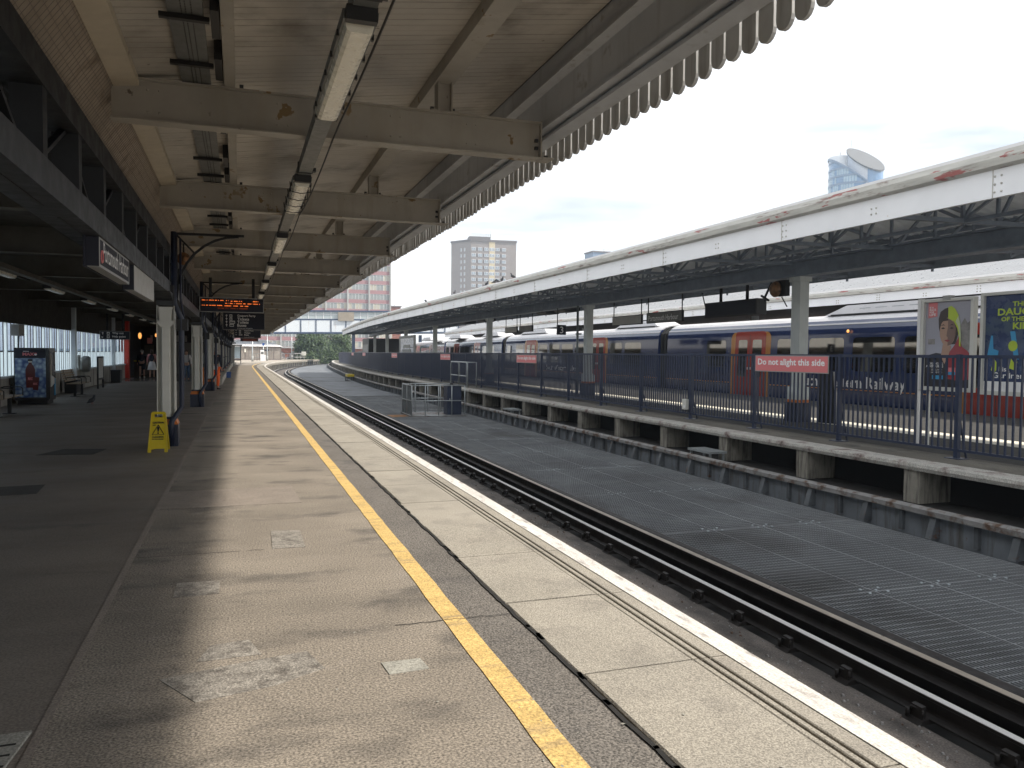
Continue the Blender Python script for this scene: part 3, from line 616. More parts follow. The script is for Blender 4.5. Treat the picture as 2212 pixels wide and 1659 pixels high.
def corr(xa, za, xb, zb, y0, y1, off, pitch=.20, amp=.022, th=.012):
    mb = MB(); n = int((y1-y0)/(pitch/4)); vs = []; fs = []
    for i in range(n+1):
        y = y0+i*pitch/4; h = amp*(0, 1, 0, -1)[i % 4]; o = off(y)
        vs += [(xa+o, y, za+h), (xb+o, y, zb+h), (xb+o, y, zb+h-th), (xa+o, y, za+h-th)]
    for i in range(n):
        a = 4*i; fs += [(a, a+1, a+5, a+4), (a+2, a+3, a+7, a+6)]
    mb.add(vs, fs, True); return mb
corr(7.06, 4.415, RX, RZ, Y0, Y1, off3, .12, .010).build('roof_sheet', 'roof_white', ic)
corr(RX, RZ, 14.95, 4.36, Y0, Y1, off3, .12, .010).build('roof_sheet', 'roof_white', ic)
MB().sweep([(7.045, 4.385), (7.045, 4.432), (7.058, 4.432), (7.058, 4.385)], ip(0)).build('eaves_strip', 'roof_white', ic); MB().sweep([(RX-.25, 5.30), (RX-.25, 5.345), (RX-.03, 5.41), (RX-.03, 5.37)], ip(0)).build('ridge_flashing', 'roof_white', ic)
MB().sweep([(10.35, 5.37), (10.5, 5.42), (10.65, 5.37), (10.5, 5.36)], ip(0)).build('ridge_cap', 'roof_white', ic)
corr(7.21, 4.36, RX, 5.28, Y0, Y1, off3, .24, .03).build('roof_lining', 'roof_under', ic); corr(RX, 5.28, 14.85, 4.27, Y0, Y1, off3, .24, .03).build('roof_lining', 'roof_under', ic)
MB().sweep([(14.85, 3.98), (14.85, 4.34), (14.93, 4.34), (14.93, 3.98)], ip(0)).build('fascia', 'isl_steel', ic)
mb = MB().sweep([(10.22, 3.56), (10.22, 3.60), (10.58, 3.60), (10.58, 3.56)], ip(0)); mb.sweep([(10.36, 3.60), (10.36, 3.92), (10.44, 3.92), (10.44, 3.60)], ip(0)); mb.sweep([(10.22, 3.92), (10.22, 3.96), (10.58, 3.96), (10.58, 3.92)], ip(0))
mb.build('girder', 'isl_steel', ic)
mb = MB()
for x, zt in ((8.3, 4.62), (9.4, 4.92), (11.8, 4.95), (13.2, 4.63)): mb.sweep([(x-.04, zt-.10), (x-.04, zt), (x+.04, zt), (x+.04, zt-.10)], ip(0))
mb.build('purlins', 'isl_steel', ic)
def roofz(x): return 4.36+(x-7.1)*(5.28-4.36)/(10.5-7.1) if x < RX else 5.28-(x-RX)*(5.28-4.30)/(14.9-10.5)
y = 3.8; first = True
while y < 98:
    o = off3(y); mb = MB()
    for xa, xb in ((7.2, 10.36), (10.44, 14.85)):
        L_ = xb-xa; n = 4
        mb.bar((xa+o, y, 3.86), (xb+o, y, 3.90 if xa < 9 else 4.05), .10, .07)
        for i in range(n):
            a = xa+L_*i/n; b = xa+L_*(i+1)/n
            mb.bar((a+o, y, 3.88), (b+o, y, roofz(b)-.05), .05, .05)
            mb.bar((b+o, y, 3.9), (b+o, y, roofz(b)-.05), .05, .05)
        mb.bar((xa+o, y, roofz(xa)-.06), (xb+o, y, roofz(xb)-.06), .06, .08)
    mb.build('roof_truss', 'isl_steel', ic); y += 3.12
mb = MB(); y = 3.8
while y < 96:
    o = off3(y); mb.bar((8.8+o, y, 3.9), (8.8+off3(y+1.56), y+1.56, 4.7), .045); mb.bar((8.8+off3(y+1.56), y+1.56, 4.7), (8.8+off3(y+3.12), y+3.12, 3.9), .045)
    mb.bar((12.6+o, y, 4.0), (12.6+off3(y+1.56), y+1.56, 4.7), .045); mb.bar((12.6+off3(y+1.56), y+1.56, 4.7), (12.6+off3(y+3.12), y+3.12, 4.0), .045); y += 3.12
mb.sweep([(8.76, 3.84), (8.76, 3.90), (8.84, 3.90), (8.84, 3.84)], ip(0)); mb.sweep([(12.56, 3.94), (12.56, 4.0), (12.64, 4.0), (12.64, 3.94)], ip(0))
mb.build('bracing', 'isl_steel', ic)
cy = [3.7, 16.05, 28.5, 41.6, 54.45, 66.4, 79.0, 91.4]
for y in cy:
    x = 10.42+off3(y)-.0
    c = MB(); c.box(x-.13, x+.13, y-.16, y+.16, .86, 3.56); c.box(x-.18, x+.18, y-.20, y+.20, 3.44, 3.555)
    cc = c.build('column', 'island_col', ic)
    b = MB(); b.prism([(x-.20, .55), (x+.20, .55), (x+.20, .74), (x+.16, .86), (x-.16, .86), (x-.20, .74)], y-.21, y+.21); b.build('column_foot', 'island_col', cc)
    MB().box(x-.205, x+.205, y-.215, y+.215, .48, .545).build('orange_band', 'orange', cc)
    MB().box(x-.22, x+.22, y-.23, y+.23, 0.004, .475).build('column_base', 'navy_base', cc)
# island furniture --------------------------------------------------
def hung_sign(name, label, x, y0, y1, z0, z1, face_m, words=None, zt=3.85, frame='black', tm='sign_text'):
    t = thing(name, label, 'sign', (x, (y0+y1)/2, z0), None)
    MB().box(x-.04, x+.04, y0, y1, z0, z1).build('sign_case', frame, t)
    MB().box(x-.046, x-.04, y0+.03, y1-.03, z0+.03, z1-.03).build('sign_face', face_m, t)
    mb = MB()
    for y in (y0+.06, y1-.06): MB().tube([(x, y, z1), (x, y, zt)], .02, 6).build('hanger', 'black', t)
    if words: lettering(words, tm, t, (x-.048, y1-.16, z0+(z1-z0)*.22), '-x', width=(y1-y0)*.84, height=(z1-z0)*.5, bold=.005)
    return t
hung_sign('station_sign', 'grey station name sign hanging under the island canopy above the train', 11.5, 23.25, 25.7, 2.76, 3.14, 'sign_grey', 'Portsmouth Harbour')
hung_sign('blank_sign', 'blank grey panel hanging left of the island station name sign', 11.5, 26.1, 28.5, 2.76, 3.12, 'sign_pale')
hung_sign('blank_sign', 'farther small blank panel hanging under the island canopy, right of its far pair', 11.7, 38.2, 40.2, 2.78, 3.1, 'sign_grey')
hung_sign('blank_sign', 'farthest small pale panel hanging under the island canopy', 11.7, 40.6, 42.6, 2.78, 3.1, 'sign_pale')
t = thing('departure_screen', 'large black switched-off departure screen under the island canopy', 'screen', (12, 21, 2.8))
MB().box(11.9, 12.25, 19.8, 22.55, 2.84, 3.33).build('screen_case', 'black', t); MB().box(11.885, 11.9, 19.86, 22.49, 2.89, 3.28).build('screen_glass', 'sign_dark', t)
MB().tube([(12.07, 21.9, 3.33), (12.07, 21.9, 3.9)], .05, 8).build('hanger', 'black', t); MB().tube([(12.07, 20.5, 3.33), (12.07, 20.5, 3.9)], .05, 8).build('hanger', 'black', t)
mb = MB().tube([(12.0, 22.55, 3.2), (12.0, 22.7, 3.25), (12.0, 22.8, 3.5), (12.0, 22.9, 3.7)], .02, 6); mb.build('cable', 'black', t)
t = thing('platform_number_sign', 'small dark square sign with a white number 3', 'sign', (10.3, 31, 2.4))
MB().box(10.10, 10.50, 30.96, 31.04, 2.44, 2.86).build('sign_case', 'sign_dark', t); lettering('3', 'white', t, (10.3, 30.955, 2.50), '-y', height=.29, bold=.01, anchor='C')
MB().tube([(10.12, 31, 2.86), (10.12, 31, 3.56)], .02, 6).build('hanger', 'black', t)
t = thing('bell_fitting', 'round rusty orange bell on a dark bracket beside the nearest island column', 'bell', (10.3, 16.8, 3.3))
MB().lathe([(0, -.02), (.08, -.02), (.17, .02), (.205, .07), (.20, .10), (.15, .13), (.12, .20), (0, .22)], (10.12, 16.72, 3.30), 20, axis='x').build('bell_dome', 'brass', t)
mb = MB(); mb.box(10.26, 10.40, 16.42, 16.80, 3.12, 3.52); mb.tube([(10.3, 17.0, 3.5), (10.2, 17.12, 3.15), (10.1, 17.0, 3.02)], .03, 6); mb.tube([(10.1, 17.15, 3.16), (10.1, 16.85, 3.02)], .03, 6); mb.tube([(10.3, 16.6, 3.1), (10.35, 16.45, 2.85)], .015, 6)
mb.build('bracket', 'black', t)
for i, y in enumerate((33.5, 35.8, 46.0, 50.2)):
    o = off3(y); lab = ['dark floodlight case under the island canopy just right of the number 3 sign', 'dark floodlight case under the island canopy near the hanging panels', 'dark floodlight case under the canopy, third along the island', 'dark floodlight case under the canopy, farthest along the island'][i]
    one(MB().prism([(11.3+o, 3.55), (11.9+o, 3.55), (12.0+o, 3.62), (12.0+o, 3.74), (11.2+o, 3.74), (11.2+o, 3.62)], y-.6, y+.6), 'floodlight_case', 'black', lab, 'floodlight', 'floodlight cases under the island canopy')
t = thing('drainpipe', 'slim grey drainpipe beside the second island column', 'pipe', (10.2, 28.9, 0)); MB().tube([(10.15, 28.95, .02), (10.15, 28.95, 3.56)], .05, 8).build('pipe', 'galv_dark', t)
mb = MB()
for z in (.6, 1.4, 2.4): mb.box(10.09, 10.3, 28.89, 29.01, z, z+.06)
mb.build('bracket', 'galv_dark', t)
# far advertising board and dark kiosk on the island
t = thing('advert_board', 'blue and pink poster in a tall frame far along the island', 'poster', (9.6, 60, 0))
MB().box(9.55, 9.65, 57.3, 62.9, .5, 2.95).build('frame', 'cabinet', t); MB().box(9.54, 9.55, 57.6, 62.6, .7, 2.75).build('poster', 'poster_navy', t)
mb = MB(); mb.box(9.53, 9.54, 58.5, 61.8, 1.6, 1.9); mb.box(9.53, 9.54, 58.9, 61.4, 2.0, 2.25); mb.build('printed_words', 'cabinet', t)
MB().box(9.55, 9.75, 62.9, 63.2, 0, 2.95).build('frame_post', 'cabinet', t)
o = off3(96)
t = thing('kiosk', 'dark glazed shelter at the far end of the island platform', 'shelter', (10, 96, 0))
MB().box(9.6+o, 13.4+o, 92.5, 97.5, 0, 3.3).build('wall', 'black', t); MB().box(9.58+o, 9.6+o, 93, 97, 1.2, 2.6).build('window', 'pane_grey', t)
mb = MB()
for i in range(5): mb.box(9.56+o, 9.58+o, 93+i*.95, 93.08+i*.95, 1.2, 2.6)
mb.build('window_bars', 'cabinet', t)
# ================================================================== POSTERS near right
def poster_stand(name, label, y_far, width, z0, z1, x=9.3):
    t = thing(name, label, 'poster', (x, y_far-width/2, 0)); ya, yb = y_far-width, y_far
    mb = MB(); mb.box(x-.05, x+.05, ya, yb, z1-.05, z1); mb.box(x-.05, x+.05, ya, yb, z0, z0+.07); mb.box(x-.05, x+.05, ya, ya+.06, z0+.07, z1-.05); mb.box(x-.05, x+.05, yb-.06, yb, z0+.07, z1-.05); mb.build('frame', 'offwhite', t)
    MB().box(x+.01, x+.05, ya+.06, yb-.06, z0+.07, z1-.05).build('back_board', 'cabinet', t)
    MB().box(x-.06, x+.05, (ya+yb)/2-.08, (ya+yb)/2+.08, z1-.03, z1+.05).build('lock', 'cabinet', t)
    return t, ya+.06, yb-.06, z0+.07, z1-.05
t, a, b, z0, z1 = poster_stand('poster_stand', 'framed charity run poster with a hooded half-and-half portrait', 11.28, 1.10, 1.01, 2.66)
MB().box(9.25, 9.35, 11.29, 11.36, 0.005, 2.68).build('post', 'white', t)
MB().box(9.30, 9.34, 11.10, 11.16, 0.005, 1.0).build('post', 'offwhite', t)
PX = 9.305; W = b-a; H = z1-z0
def art(pts, m, lay, parent, name='print'):
    """pts in unit coords: u left to right as seen, v up; flat print inside the frame"""
    x = PX-.0015*lay; n = len(pts); q = [(b-u*W, z0+v*H) for u, v in pts]
    mb = MB(); mb.add([(x, yy, zz) for yy, zz in q]+[(x+.001, yy, zz) for yy, zz in q], [tuple(range(n))]+[(i, (i+1) % n, n+(i+1) % n, n+i) for i in range(n)])
    return mb.build(name, m, parent)
def ell(cx, cy, rx, ry, a0=0, a1=360, n=20): return [(cx+rx*cos(radians(a0+(a1-a0)*i/n)), cy+ry*sin(radians(a0+(a1-a0)*i/n))) for i in range(n+(0 if a1-a0 == 360 else 1))]
art([(0, 0), (1, 0), (1, 1), (0, 1)], 'poster_grey', 0, t, 'poster_sheet')
art([(.70, .40), (.80, .46), (.92, .42), (1, .50), (1, .78), (.9, .74), (.84, .80), (.76, .72), (.72, .6)], 'poster_tree', 1, t)
art([(0, 0), (1, 0), (1, .38), (.80, .46), (.62, .44), (.50, .38), (.25, .40), (0, .36)], 'poster_dark', 2, t)
art([(.50, .10), (.72, .08), (.98, .10), (1, .36), (.92, .42), (.80, .47), (.74, .60), (.66, .50), (.50, .38)], 'poster_red', 3, t)
art([(.36, .36), (.44, .27), (.52, .36), (.58, .48), (.40, .50)], 'face_light', 4, t)
art([(.30, .70), (.29, .80), (.33, .88), (.42, .915), (.52, .93), (.60, .915), (.70, .80), (.72, .62), (.66, .50), (.54, .50), (.36, .56)], 'hair_print', 4, t)
art(ell(.495, .645, .17, .165), 'face_light', 5, t)
art([(.50, .482), (.58, .50), (.65, .57), (.665, .645), (.64, .74), (.50, .81)], 'face_shade', 6, t)
art([(.50, .93), (.56, .945), (.64, .91), (.72, .83), (.76, .72), (.78, .60), (.775, .47), (.745, .48), (.74, .58), (.70, .68), (.62, .765), (.50, .80)], 'lime', 7, t)
art([(.72, .83), (.76, .72), (.78, .60), (.77, .49), (.755, .58), (.72, .70), (.66, .76)], 'lime_pale', 8, t)
art([(.33, .735), (.38, .815), (.50, .80), (.50, .775), (.40, .77)], 'hair_print', 7, t)
for u in (.40, .585): art([(u-.045, .685), (u, .70), (u+.045, .685), (u, .675)], 'hair_print', 8, t); art([(u-.055, .715), (u, .735), (u+.05, .718), (u, .722)], 'hair_print', 8, t)
art([(.50, .69), (.53, .60), (.49, .585), (.475, .60)], 'face_shade', 8, t)
art([(.43, .545), (.49, .555), (.56, .545), (.50, .528)], 'poster_red', 9, t)
art([(.06, .995), (.26, .995), (.26, .83), (.06, .81)], 'red_sign', 3, t, 'badge')
for i, (s, u, v, w, h) in enumerate((('IS A', .09, .925, .09, .022), ('RACE', .09, .897, .14, .024), ('FOR', .09, .870, .10, .022), ('LIFE', .09, .838, .14, .028))):
    lettering(s, 'white', t, (PX-.008, b-u*W, z0+v*H), '-x', width=w*W, height=h*H, bold=.02)
for s, u, v, w, h in (('CALLING ALL', .10, .262, .32, .026), ('ADVENTURERS', .04, .228, .38, .028), ('sign up to race now', .16, .20, .24, .012), ('and help beat it', .16, .18, .24, .012), ('every step counts', .16, .16, .24, .012)):
    lettering(s, 'white', t, (PX-.008, b-u*W, z0+v*H), '-x', width=w*W, height=h*H, bold=.015)
art([(.18, .09), (.42, .09), (.42, .135), (.18, .135)], 'cyan', 4, t, 'panel'); art([(.53, .16), (.68, .16), (.68, .23), (.53, .23)], 'red_sign', 4, t, 'panel'); art([(.53, .145), (.68, .145), (.68, .18), (.53, .18)], 'cyan', 5, t, 'panel')
art([(.07, .50), (.22, .50), (.22, .565), (.07, .565)], 'poster_tree', 2, t, 'panel')
t, a, b, z0, z1 = poster_stand('poster_stand', 'framed dark blue book poster with large lime lettering at the right edge', 10.05, 1.75, .99, 2.70)
MB().box(9.30, 9.34, 8.35, 8.42, 0.005, 2.7).build('post', 'offwhite', t)
W = b-a; H = z1-z0
art([(0, 0), (1, 0), (1, 1), (0, 1)], 'poster_navy', 0, t, 'poster_sheet')
art([(0, 0), (1, 0), (1, .10), (0, .10)], 'white', 1, t, 'white_strip')
for s, u, v, w, h in (('THE PERFECT', .30, .875, .50, .05), ('DAUGHTER', .14, .785, .66, .075), ('OF THE PERFECT', .18, .725, .56, .045), ('KILLER', .31, .64, .34, .07)):
    lettering(s, 'lime', t, (PX-.008, b-u*W, z0+v*H), '-x', width=w*W, height=h*H, bold=.03)
art([(.03, .36), (.07, .58), (.09, .58), (.10, .44), (.16, .42), (.15, .36)], 'cyan', 2, t); art([(.28, .62), (.335, .62), (.385, .33), (.33, .34)], 'cyan', 2, t)
art(ell(.315, .47, .05, .055), 'lime', 3, t, 'sticker')
art([(.08, .22), (.11, .34), (.14, .30), (.14, .22), (.11, .18)], 'lime', 2, t); art([(.28, .24), (.30, .34), (.33, .30), (.37, .31), (.34, .22)], 'lime', 2, t)
for s, u, v, w, h in (('Lisa', .17, .205, .12, .05), ('Gardner', .10, .135, .34, .06)): lettering(s, 'white', t, (PX-.008, b-u*W, z0+v*H), '-x', width=w*W, height=h*H, bold=.01)
# rusty bin board beside column
t = thing('cable_cover', 'leaning dark weathered board beside the nearest island column base', 'board', (10.7, 15.4, 0))
MB().add([(10.62, 15.55, .01), (10.80, 15.1, .01), (10.72, 15.15, 1.25), (10.60, 15.5, 1.35), (10.66, 15.58, .01), (10.84, 15.14, .01), (10.76, 15.19, 1.25), (10.64, 15.54, 1.35)], [(0,1,2,3), (7,6,5,4), (0,4,5,1), (1,5,6,2), (2,6,7,3), (3,7,4,0)]).build('board', 'dark_steel', t)
MB().bar((10.79, 15.09, .01), (10.715, 15.14, 1.25), .03, .05).build('edge_strip', 'sign_pale', t)
# ================================================================== TRAIN
TX = 17.3
def offt(y): return off3(y) if y > 60 else 0
SIDE = [(TX+.12, -.35), (TX+.03, -.12), (TX, .05), (TX, 1.0), (TX+.064, 2.42), (TX+.085, 2.60), (TX+.14, 2.76), (TX+.26, 2.90)]
BODY = SIDE+[(2*(TX+1.4)-x, z) for x, z in reversed(SIDE)]
ROOF = [(TX+.26, 2.90), (TX+.45, 3.02), (TX+.8, 3.12), (TX+1.4, 3.16)]; ROOF = ROOF+[(2*(TX+1.4)-x, z) for x, z in reversed(ROOF[:-1])]
def coach(ya, yb, label, doors, wins, words, humps):
    c = thing('train_coach', label, 'train', (TX+1.4, (ya+yb)/2, 0), 'coaches of the parked train'); n = 8 if yb > 60 else 1
    ps = [(offt(ya+(yb-ya)*i/n), ya+(yb-ya)*i/n) for i in range(n+1)]
    bd = MB().sweep(BODY, ps).build('body', 'train_blue', c)
    MB().sweep([(x, z+.004) for x, z in ROOF]+[(x, z-.05) for x, z in reversed(ROOF)], [(x, y) for x, y in ps]).build('roof', 'train_roof', c)
    MB().sweep([(TX+.12, 2.745), (TX+.15, 2.80), (TX+.19, 2.80), (TX+.19, 2.745)], ps).build('gutter_strip', 'train_roof', c)
    MB().sweep([(TX+.3, -.95), (TX+.3, -.2), (TX+2.5, -.2), (TX+2.5, -.95)], [(offt(ya+2), ya+2), (offt(yb-2), yb-2)]).build('underframe', 'black', c)
    MB().sweep([(TX-.004, .46), (TX-.004, .495), (TX, .495), (TX, .46)], ps).build('orange_stripe', 'train_orange', c)
    for d in doors:
        o = offt(d); x = TX+o
        rm = MB(); rr(rm, x, d-1.33, d+1.33, -.12, 2.60, .28, .005); s = rm.build('door_surround', 'train_orange', c)
        rm = MB(); rr(rm, x-.006, d-1.02, d+1.02, -.10, 2.62, .16, .006); D = rm.build('door', 'train_red', c)
        MB().add([(x-.016, d-.012, -.08), (x-.016, d+.012, -.08), (x-.016, d+.012, 1.0), (x-.016, d-.012, 1.0), (x+.05, d+.012, 2.5), (x+.05, d-.012, 2.5)], [(0,1,2,3), (3,2,4,5)]).build('seal', 'black', D)
        for sg in (-1, 1):
            wm = MB(); rr(wm, x-.013, d+sg*.48-.30, d+sg*.48+.30, .75, 2.28, .08, .004); wm.build('door_window', 'train_glass', D)
            MB().box(x-.018, x-.012, d+sg*.1-.02, d+sg*.1+.02, 1.05, 1.15).build('button', 'offwhite', D)
    for a, b in wins:
        o = offt((a+b)/2); x = TX+o; wm = MB(); rr(wm, x, a, b, 1.12, 2.28, .13, .005); W_ = wm.build('window', 'train_glass', c)
    for a, b in humps:
        x0 = TX+.62; hm = MB(); hm.add([(x0, a, 3.12), (x0+1.6, a, 3.12), (x0+1.6, b, 3.12), (x0, b, 3.12), (x0+.18, a+.9, 3.46), (x0+1.42, a+.9, 3.46), (x0+1.42, b-.9, 3.46), (x0+.18, b-.9, 3.46)], [(4,5,6,7), (0,1,5,4), (1,2,6,5), (2,3,7,6), (3,0,4,7)])
        h = hm.build('roof_unit', 'train_roof', c)
        g = MB()
        for k in range(8): g.box(x0+.10+.01*0, x0+.16, a+1.2+k*(b-a-2.6)/8, a+1.2+(k+.7)*(b-a-2.6)/8, 3.30, 3.33)
        g.build('grille', 'galv', h); MB().box(x0-.01, x0+.02, a+.3, b-.3, 3.10, 3.15).build('base_strip', 'black', h)  # black strip along the foot of the roof unit
    if words:
        y1, y0_, z, h = words; lettering('South Western Railway', 'white', c, (TX+offt(y1)-.006, y1, z), '-x', width=y1-y0_, height=h, bold=.022)
    return c
coach(8.9, 34.3, 'nearest blue coach with red doors, behind the red sign and the posters', (27.6, 16.3), [(29.32, 30.79), (24.2, 25.85), (22.25, 24.02), (19.99, 21.82), (18.0, 19.58), (13.0, 14.6), (11, 12.7)], (24.75, 19.45, .42, .52), [(15.5, 23.9)])
coach(35.2, 60.5, 'second blue coach, left of the coupling behind the number 3 sign', (42.3, 53.6), [(37.0, 38.84), (39.2, 40.66), (44.0, 45.6), (46.0, 47.8), (48.2, 50), (50.4, 51.9), (55.3, 56.8), (58.2, 59)], (50.4, 45.0, .46, .45), [(36.3, 41.2), (52, 57.5)])
coach(61.3, 84.8, 'third blue coach with red and orange doors, reflecting the canopies', (68.5, 77.3), [(62.8, 64.2), (65, 66.8), (70.2, 71.6), (72, 73.6), (74, 75.6), (79, 80.6), (81.5, 83)], None, [(63, 68), (75, 80)])
coach(85.6, 110.6, 'fourth coach partly hidden by the island poster frame', (92.5, 103), [(87, 88.5), (89.2, 90.8), (94.5, 96), (96.6, 98.2), (98.8, 100.4), (105, 106.5), (107.5, 109)], None, [(88, 93)])
coach(111.3, 129, 'farthest coach with the cab, seen past the far island columns', (118,), [(112.5, 114), (114.8, 116.3), (121, 123), (124, 126)], None, [])
for a, b in ((34.3, 35.2), (60.5, 61.3), (84.8, 85.6), (110.6, 111.3)):
    o = offt(a); mb = MB()
    for k in range(5):
        y = a+(b-a)*k/5; ins = .18 if k % 2 == 0 else .28
        mb.sweep([(TX+ins, -.2), (TX+ins, 2.7), (TX+ins+.3, 2.98), (TX+2.5-ins, 2.98), (TX+2.8-ins, 2.7), (TX+2.8-ins, -.2)], [(o, y), (o, y+(b-a)/5)])
    one(mb, 'gangway_bellows', 'rubber', {34.3: 'black folded gangway between the first and second coaches', 60.5: 'black folded gangway between the second and third coaches', 84.8: 'black folded gangway between the third and fourth coaches', 110.6: 'farthest black gangway, before the last coach'}[a], 'gangway', 'gangways between the coaches')
t = thing('marker_light', 'small orange door light above the nearest coach windows', 'lamp', (17.27, 22.0, 2.5)); MB().lathe([(0, -.03), (.05, -.02), (.06, 0)], (17.30, 22.02, 2.50), 10, axis='x').build('lens', 'warm_lamp', t)
# ================================================================== far canopy beyond the train
fc = thing('far_canopy', 'white canopy beyond the train with pale ribbed roof and red peeling gutter', 'canopy', (21, 50, 0))
def offc(y): return offt(y)
cp = path(0, 6, 105, offc, 3)
MB().sweep([(21.0, 3.78), (21.0, 4.12), (21.06, 4.12), (21.06, 3.78)], cp).build('fascia', 'white_steel', fc)
MB().sweep([(20.90, 4.14), (20.88, 4.26), (20.95, 4.34), (21.06, 4.34), (21.06, 4.12)], cp).build('gutter', 'gutter', fc)
mb = MB(); y = 9.0; k = 0
while y < 100:
    o = offc(y)
    for cx in (-.06, .06):
        for r in range(2+k % 2): mb.box(20.985+o, 21.0+o, y+cx-.02, y+cx+.02, 3.84+r*.09, 3.88+r*.09)
    y += 2.22; k += 1
mb.build('rivets', 'gutter', fc)
corr(20.95, 4.36, 25.2, 5.7, 6, 105, offc, .26, .022).build('roof_sheet', 'roof_far', fc)
MB().sweep([(20.93, 4.33), (20.93, 4.40), (20.948, 4.40), (20.948, 4.33)], cp).build('eaves_strip', 'roof_white', fc)
MB().sweep([(25.2, 5.70), (29.5, 4.4), (29.5, 4.3), (25.2, 5.6)], cp).build('roof_sheet', 'roof_white', fc)
MB().sweep([(21.1, 3.9), (21.1, 4.25), (29.4, 4.25), (29.4, 3.9)], cp).build('ceiling', 'dark_steel', fc)
for y in (14, 26, 38, 50, 62, 74, 86, 98):
    o = offc(y); MB().box(25.0+o, 25.3+o, y-.15, y+.15, 0, 3.9).build('column', 'island_col', fc)
struct(MB().sweep([(20.7, -1.25), (20.7, 0), (29.5, 0), (29.5, -1.25)], path(0, 0, 130, offt, 4)), 'far_island_platform', 'asphalt_dark')
one(MB().sweep([(29.6, 0.0), (29.6, 3.2), (29.9, 3.2), (29.9, 0)], path(0, 0, 130, offt, 4)), 'boundary_wall', 'brick', 'brick boundary wall glimpsed beyond the far canopy', 'wall')
# ================================================================== NEAR CANOPY (over our platform)
CY0, CY1 = -4.0, 104.0
nc = thing('station_canopy', 'cream boarded canopy over our platform with scalloped valance edge', 'canopy', (-1.6, 50, 0))
def cz(x): return 4.08+.145*(x+3.7)
def cp1(st=3.0, a=CY0, b=CY1): return path(0, a, b, off1, st)
mb = MB(); y = CY0; vs = []; fs = []
XA, XB = -3.66, 0.46; jm = MB()
while y < CY1:
    o = off1(y); j = random.uniform(-.0015, .0015); g = .007; p = .118
    n = len(vs)
    vs += [(XA+o, y, cz(XA)+.012), (XB+o, y, cz(XB)+.012), (XB+o, y+g, cz(XB)+j), (XA+o, y+g, cz(XA)+j), (XB+o, y+p-g, cz(XB)+j), (XA+o, y+p-g, cz(XA)+j), (XB+o, y+p, cz(XB)+.012), (XA+o, y+p, cz(XA)+.012)]
    fs += [(n, n+1, n+2, n+3), (n+3, n+2, n+4, n+5), (n+5, n+4, n+6, n+7)]; y += p
    jm.add([(XA+o, y-.008, cz(XA)+.0035), (XB+o, y-.008, cz(XB)+.0035), (XB+o, y+.008, cz(XB)+.0035), (XA+o, y+.008, cz(XA)+.0035)], [(0,1,2,3)])
mb.add(vs, fs); mb.build('ceiling_boards', 'boards', nc); jm.build('board_joints', 'brown_frame', nc)
MB().sweep([(-3.9, 4.2), (-3.9, 4.4), (.62, 4.9), (.62, 4.72), (.47, 4.70)], cp1()).build('roof', 'grey_chord', nc)
by = [8.05-4.55*2+4.55*k for k in range(24)]; by = [y for y in by if -3 < y < 103]
for y in by:
    o = off1(y); x0, x1 = -3.70+o, .47+o; mb = MB()
    mb.box(x0, x1, y-.012, y+.012, 3.715, 4.075); mb.box(x0, x1, y-.085, y+.085, 3.70, 3.716); mb.box(x0, x1, y-.075, y+.075, 4.074, 4.09)
    mb.box(x1-.012, x1+.004, y-.07, y+.07, 3.70, 4.1); mb.box(x1+.004, x1+.13, y-.10, y+.10, 3.70, 3.714)
    b_ = mb.build('beam', 'beam', nc)
    if y < 30:
        for xx in (x0+.35, x0+1.5, x0+2.6, x0+3.4):
            rv = MB()
            for q in (-.05, .05): rv.ball((xx+q, y-.013, 3.80), .011, .008, .011, 6, 4); rv.ball((xx+q, y-.013, 4.0), .011, .008, .011, 6, 4)
            rv.build('rivets', 'beam', b_)
    bl = MB()
    for xx, zz in ((x1-.05, 3.80), (x1-.05, 3.88), (x0+.05, 4.1), (x1-.98, 4.10), (x1-1.2, 4.10), (x0+1.0, 4.1), (x0+1.12, 4.1), (x1+.06, 3.715)):
        bl.box(xx-.018, xx+.018, y-.055, y-.02, zz-.0, zz+.03)
    bl.build('bolts', 'grey_chord', b_)
    pm = MB().box(-.68+o, -.66+o, y-.10, y+.06, 4.09, cz(-.6)-.10); pm.box(-.66+o, -.54+o, y-.03, y-.015, 4.09, cz(-.6)-.1); pm.box(-.54+o, -.525+o, y-.10, y+.06, 4.09, cz(-.6)-.1)
    pm.box(-.74+o, -.46+o, y-.07, y+.07, 4.09, 4.102); pm.build('purlin_post', 'beam', nc)
MB().sweep([(-2.73, 4.09), (-2.73, 4.235), (-2.635, 4.235), (-2.635, 4.09)], cp1()).build('purlin', 'beam', nc)
MB().sweep([(-.70, 4.38), (-.70, 4.53), (-.65, 4.53), (-.65, 4.42), (-.50, 4.42), (-.50, 4.38)], cp1()).build('purlin', 'beam', nc)
# edge beams, ledge, valance
MB().sweep([(.475, 4.44), (.475, 4.69), (.50, 4.69), (.50, 4.44)], cp1()).build('edge_beam', 'fascia_grey', nc)
MB().sweep([(.41, 4.42), (.41, 4.44), (.56, 4.44), (.56, 4.42)], cp1()).build('edge_beam_flange', 'fascia_grey', nc)
MB().sweep([(.53, 4.06), (.53, 4.42), (.555, 4.42), (.555, 4.06)], cp1()).build('edge_beam', 'fascia_grey', nc)
MB().sweep([(.50, 4.035), (.50, 4.06), (.62, 4.06), (.62, 4.035)], cp1()).build('edge_beam_flange', 'fascia_grey', nc)
MB().sweep([(.57, 3.955), (.57, 3.985), (.745, 3.985), (.745, 3.955)], cp1()).build('ledge', 'fascia_grey', nc)
MB().sweep([(.62, 3.985), (.62, 4.8), (.64, 4.8), (.64, 3.985)], cp1()).build('back_board', 'fascia_grey', nc)
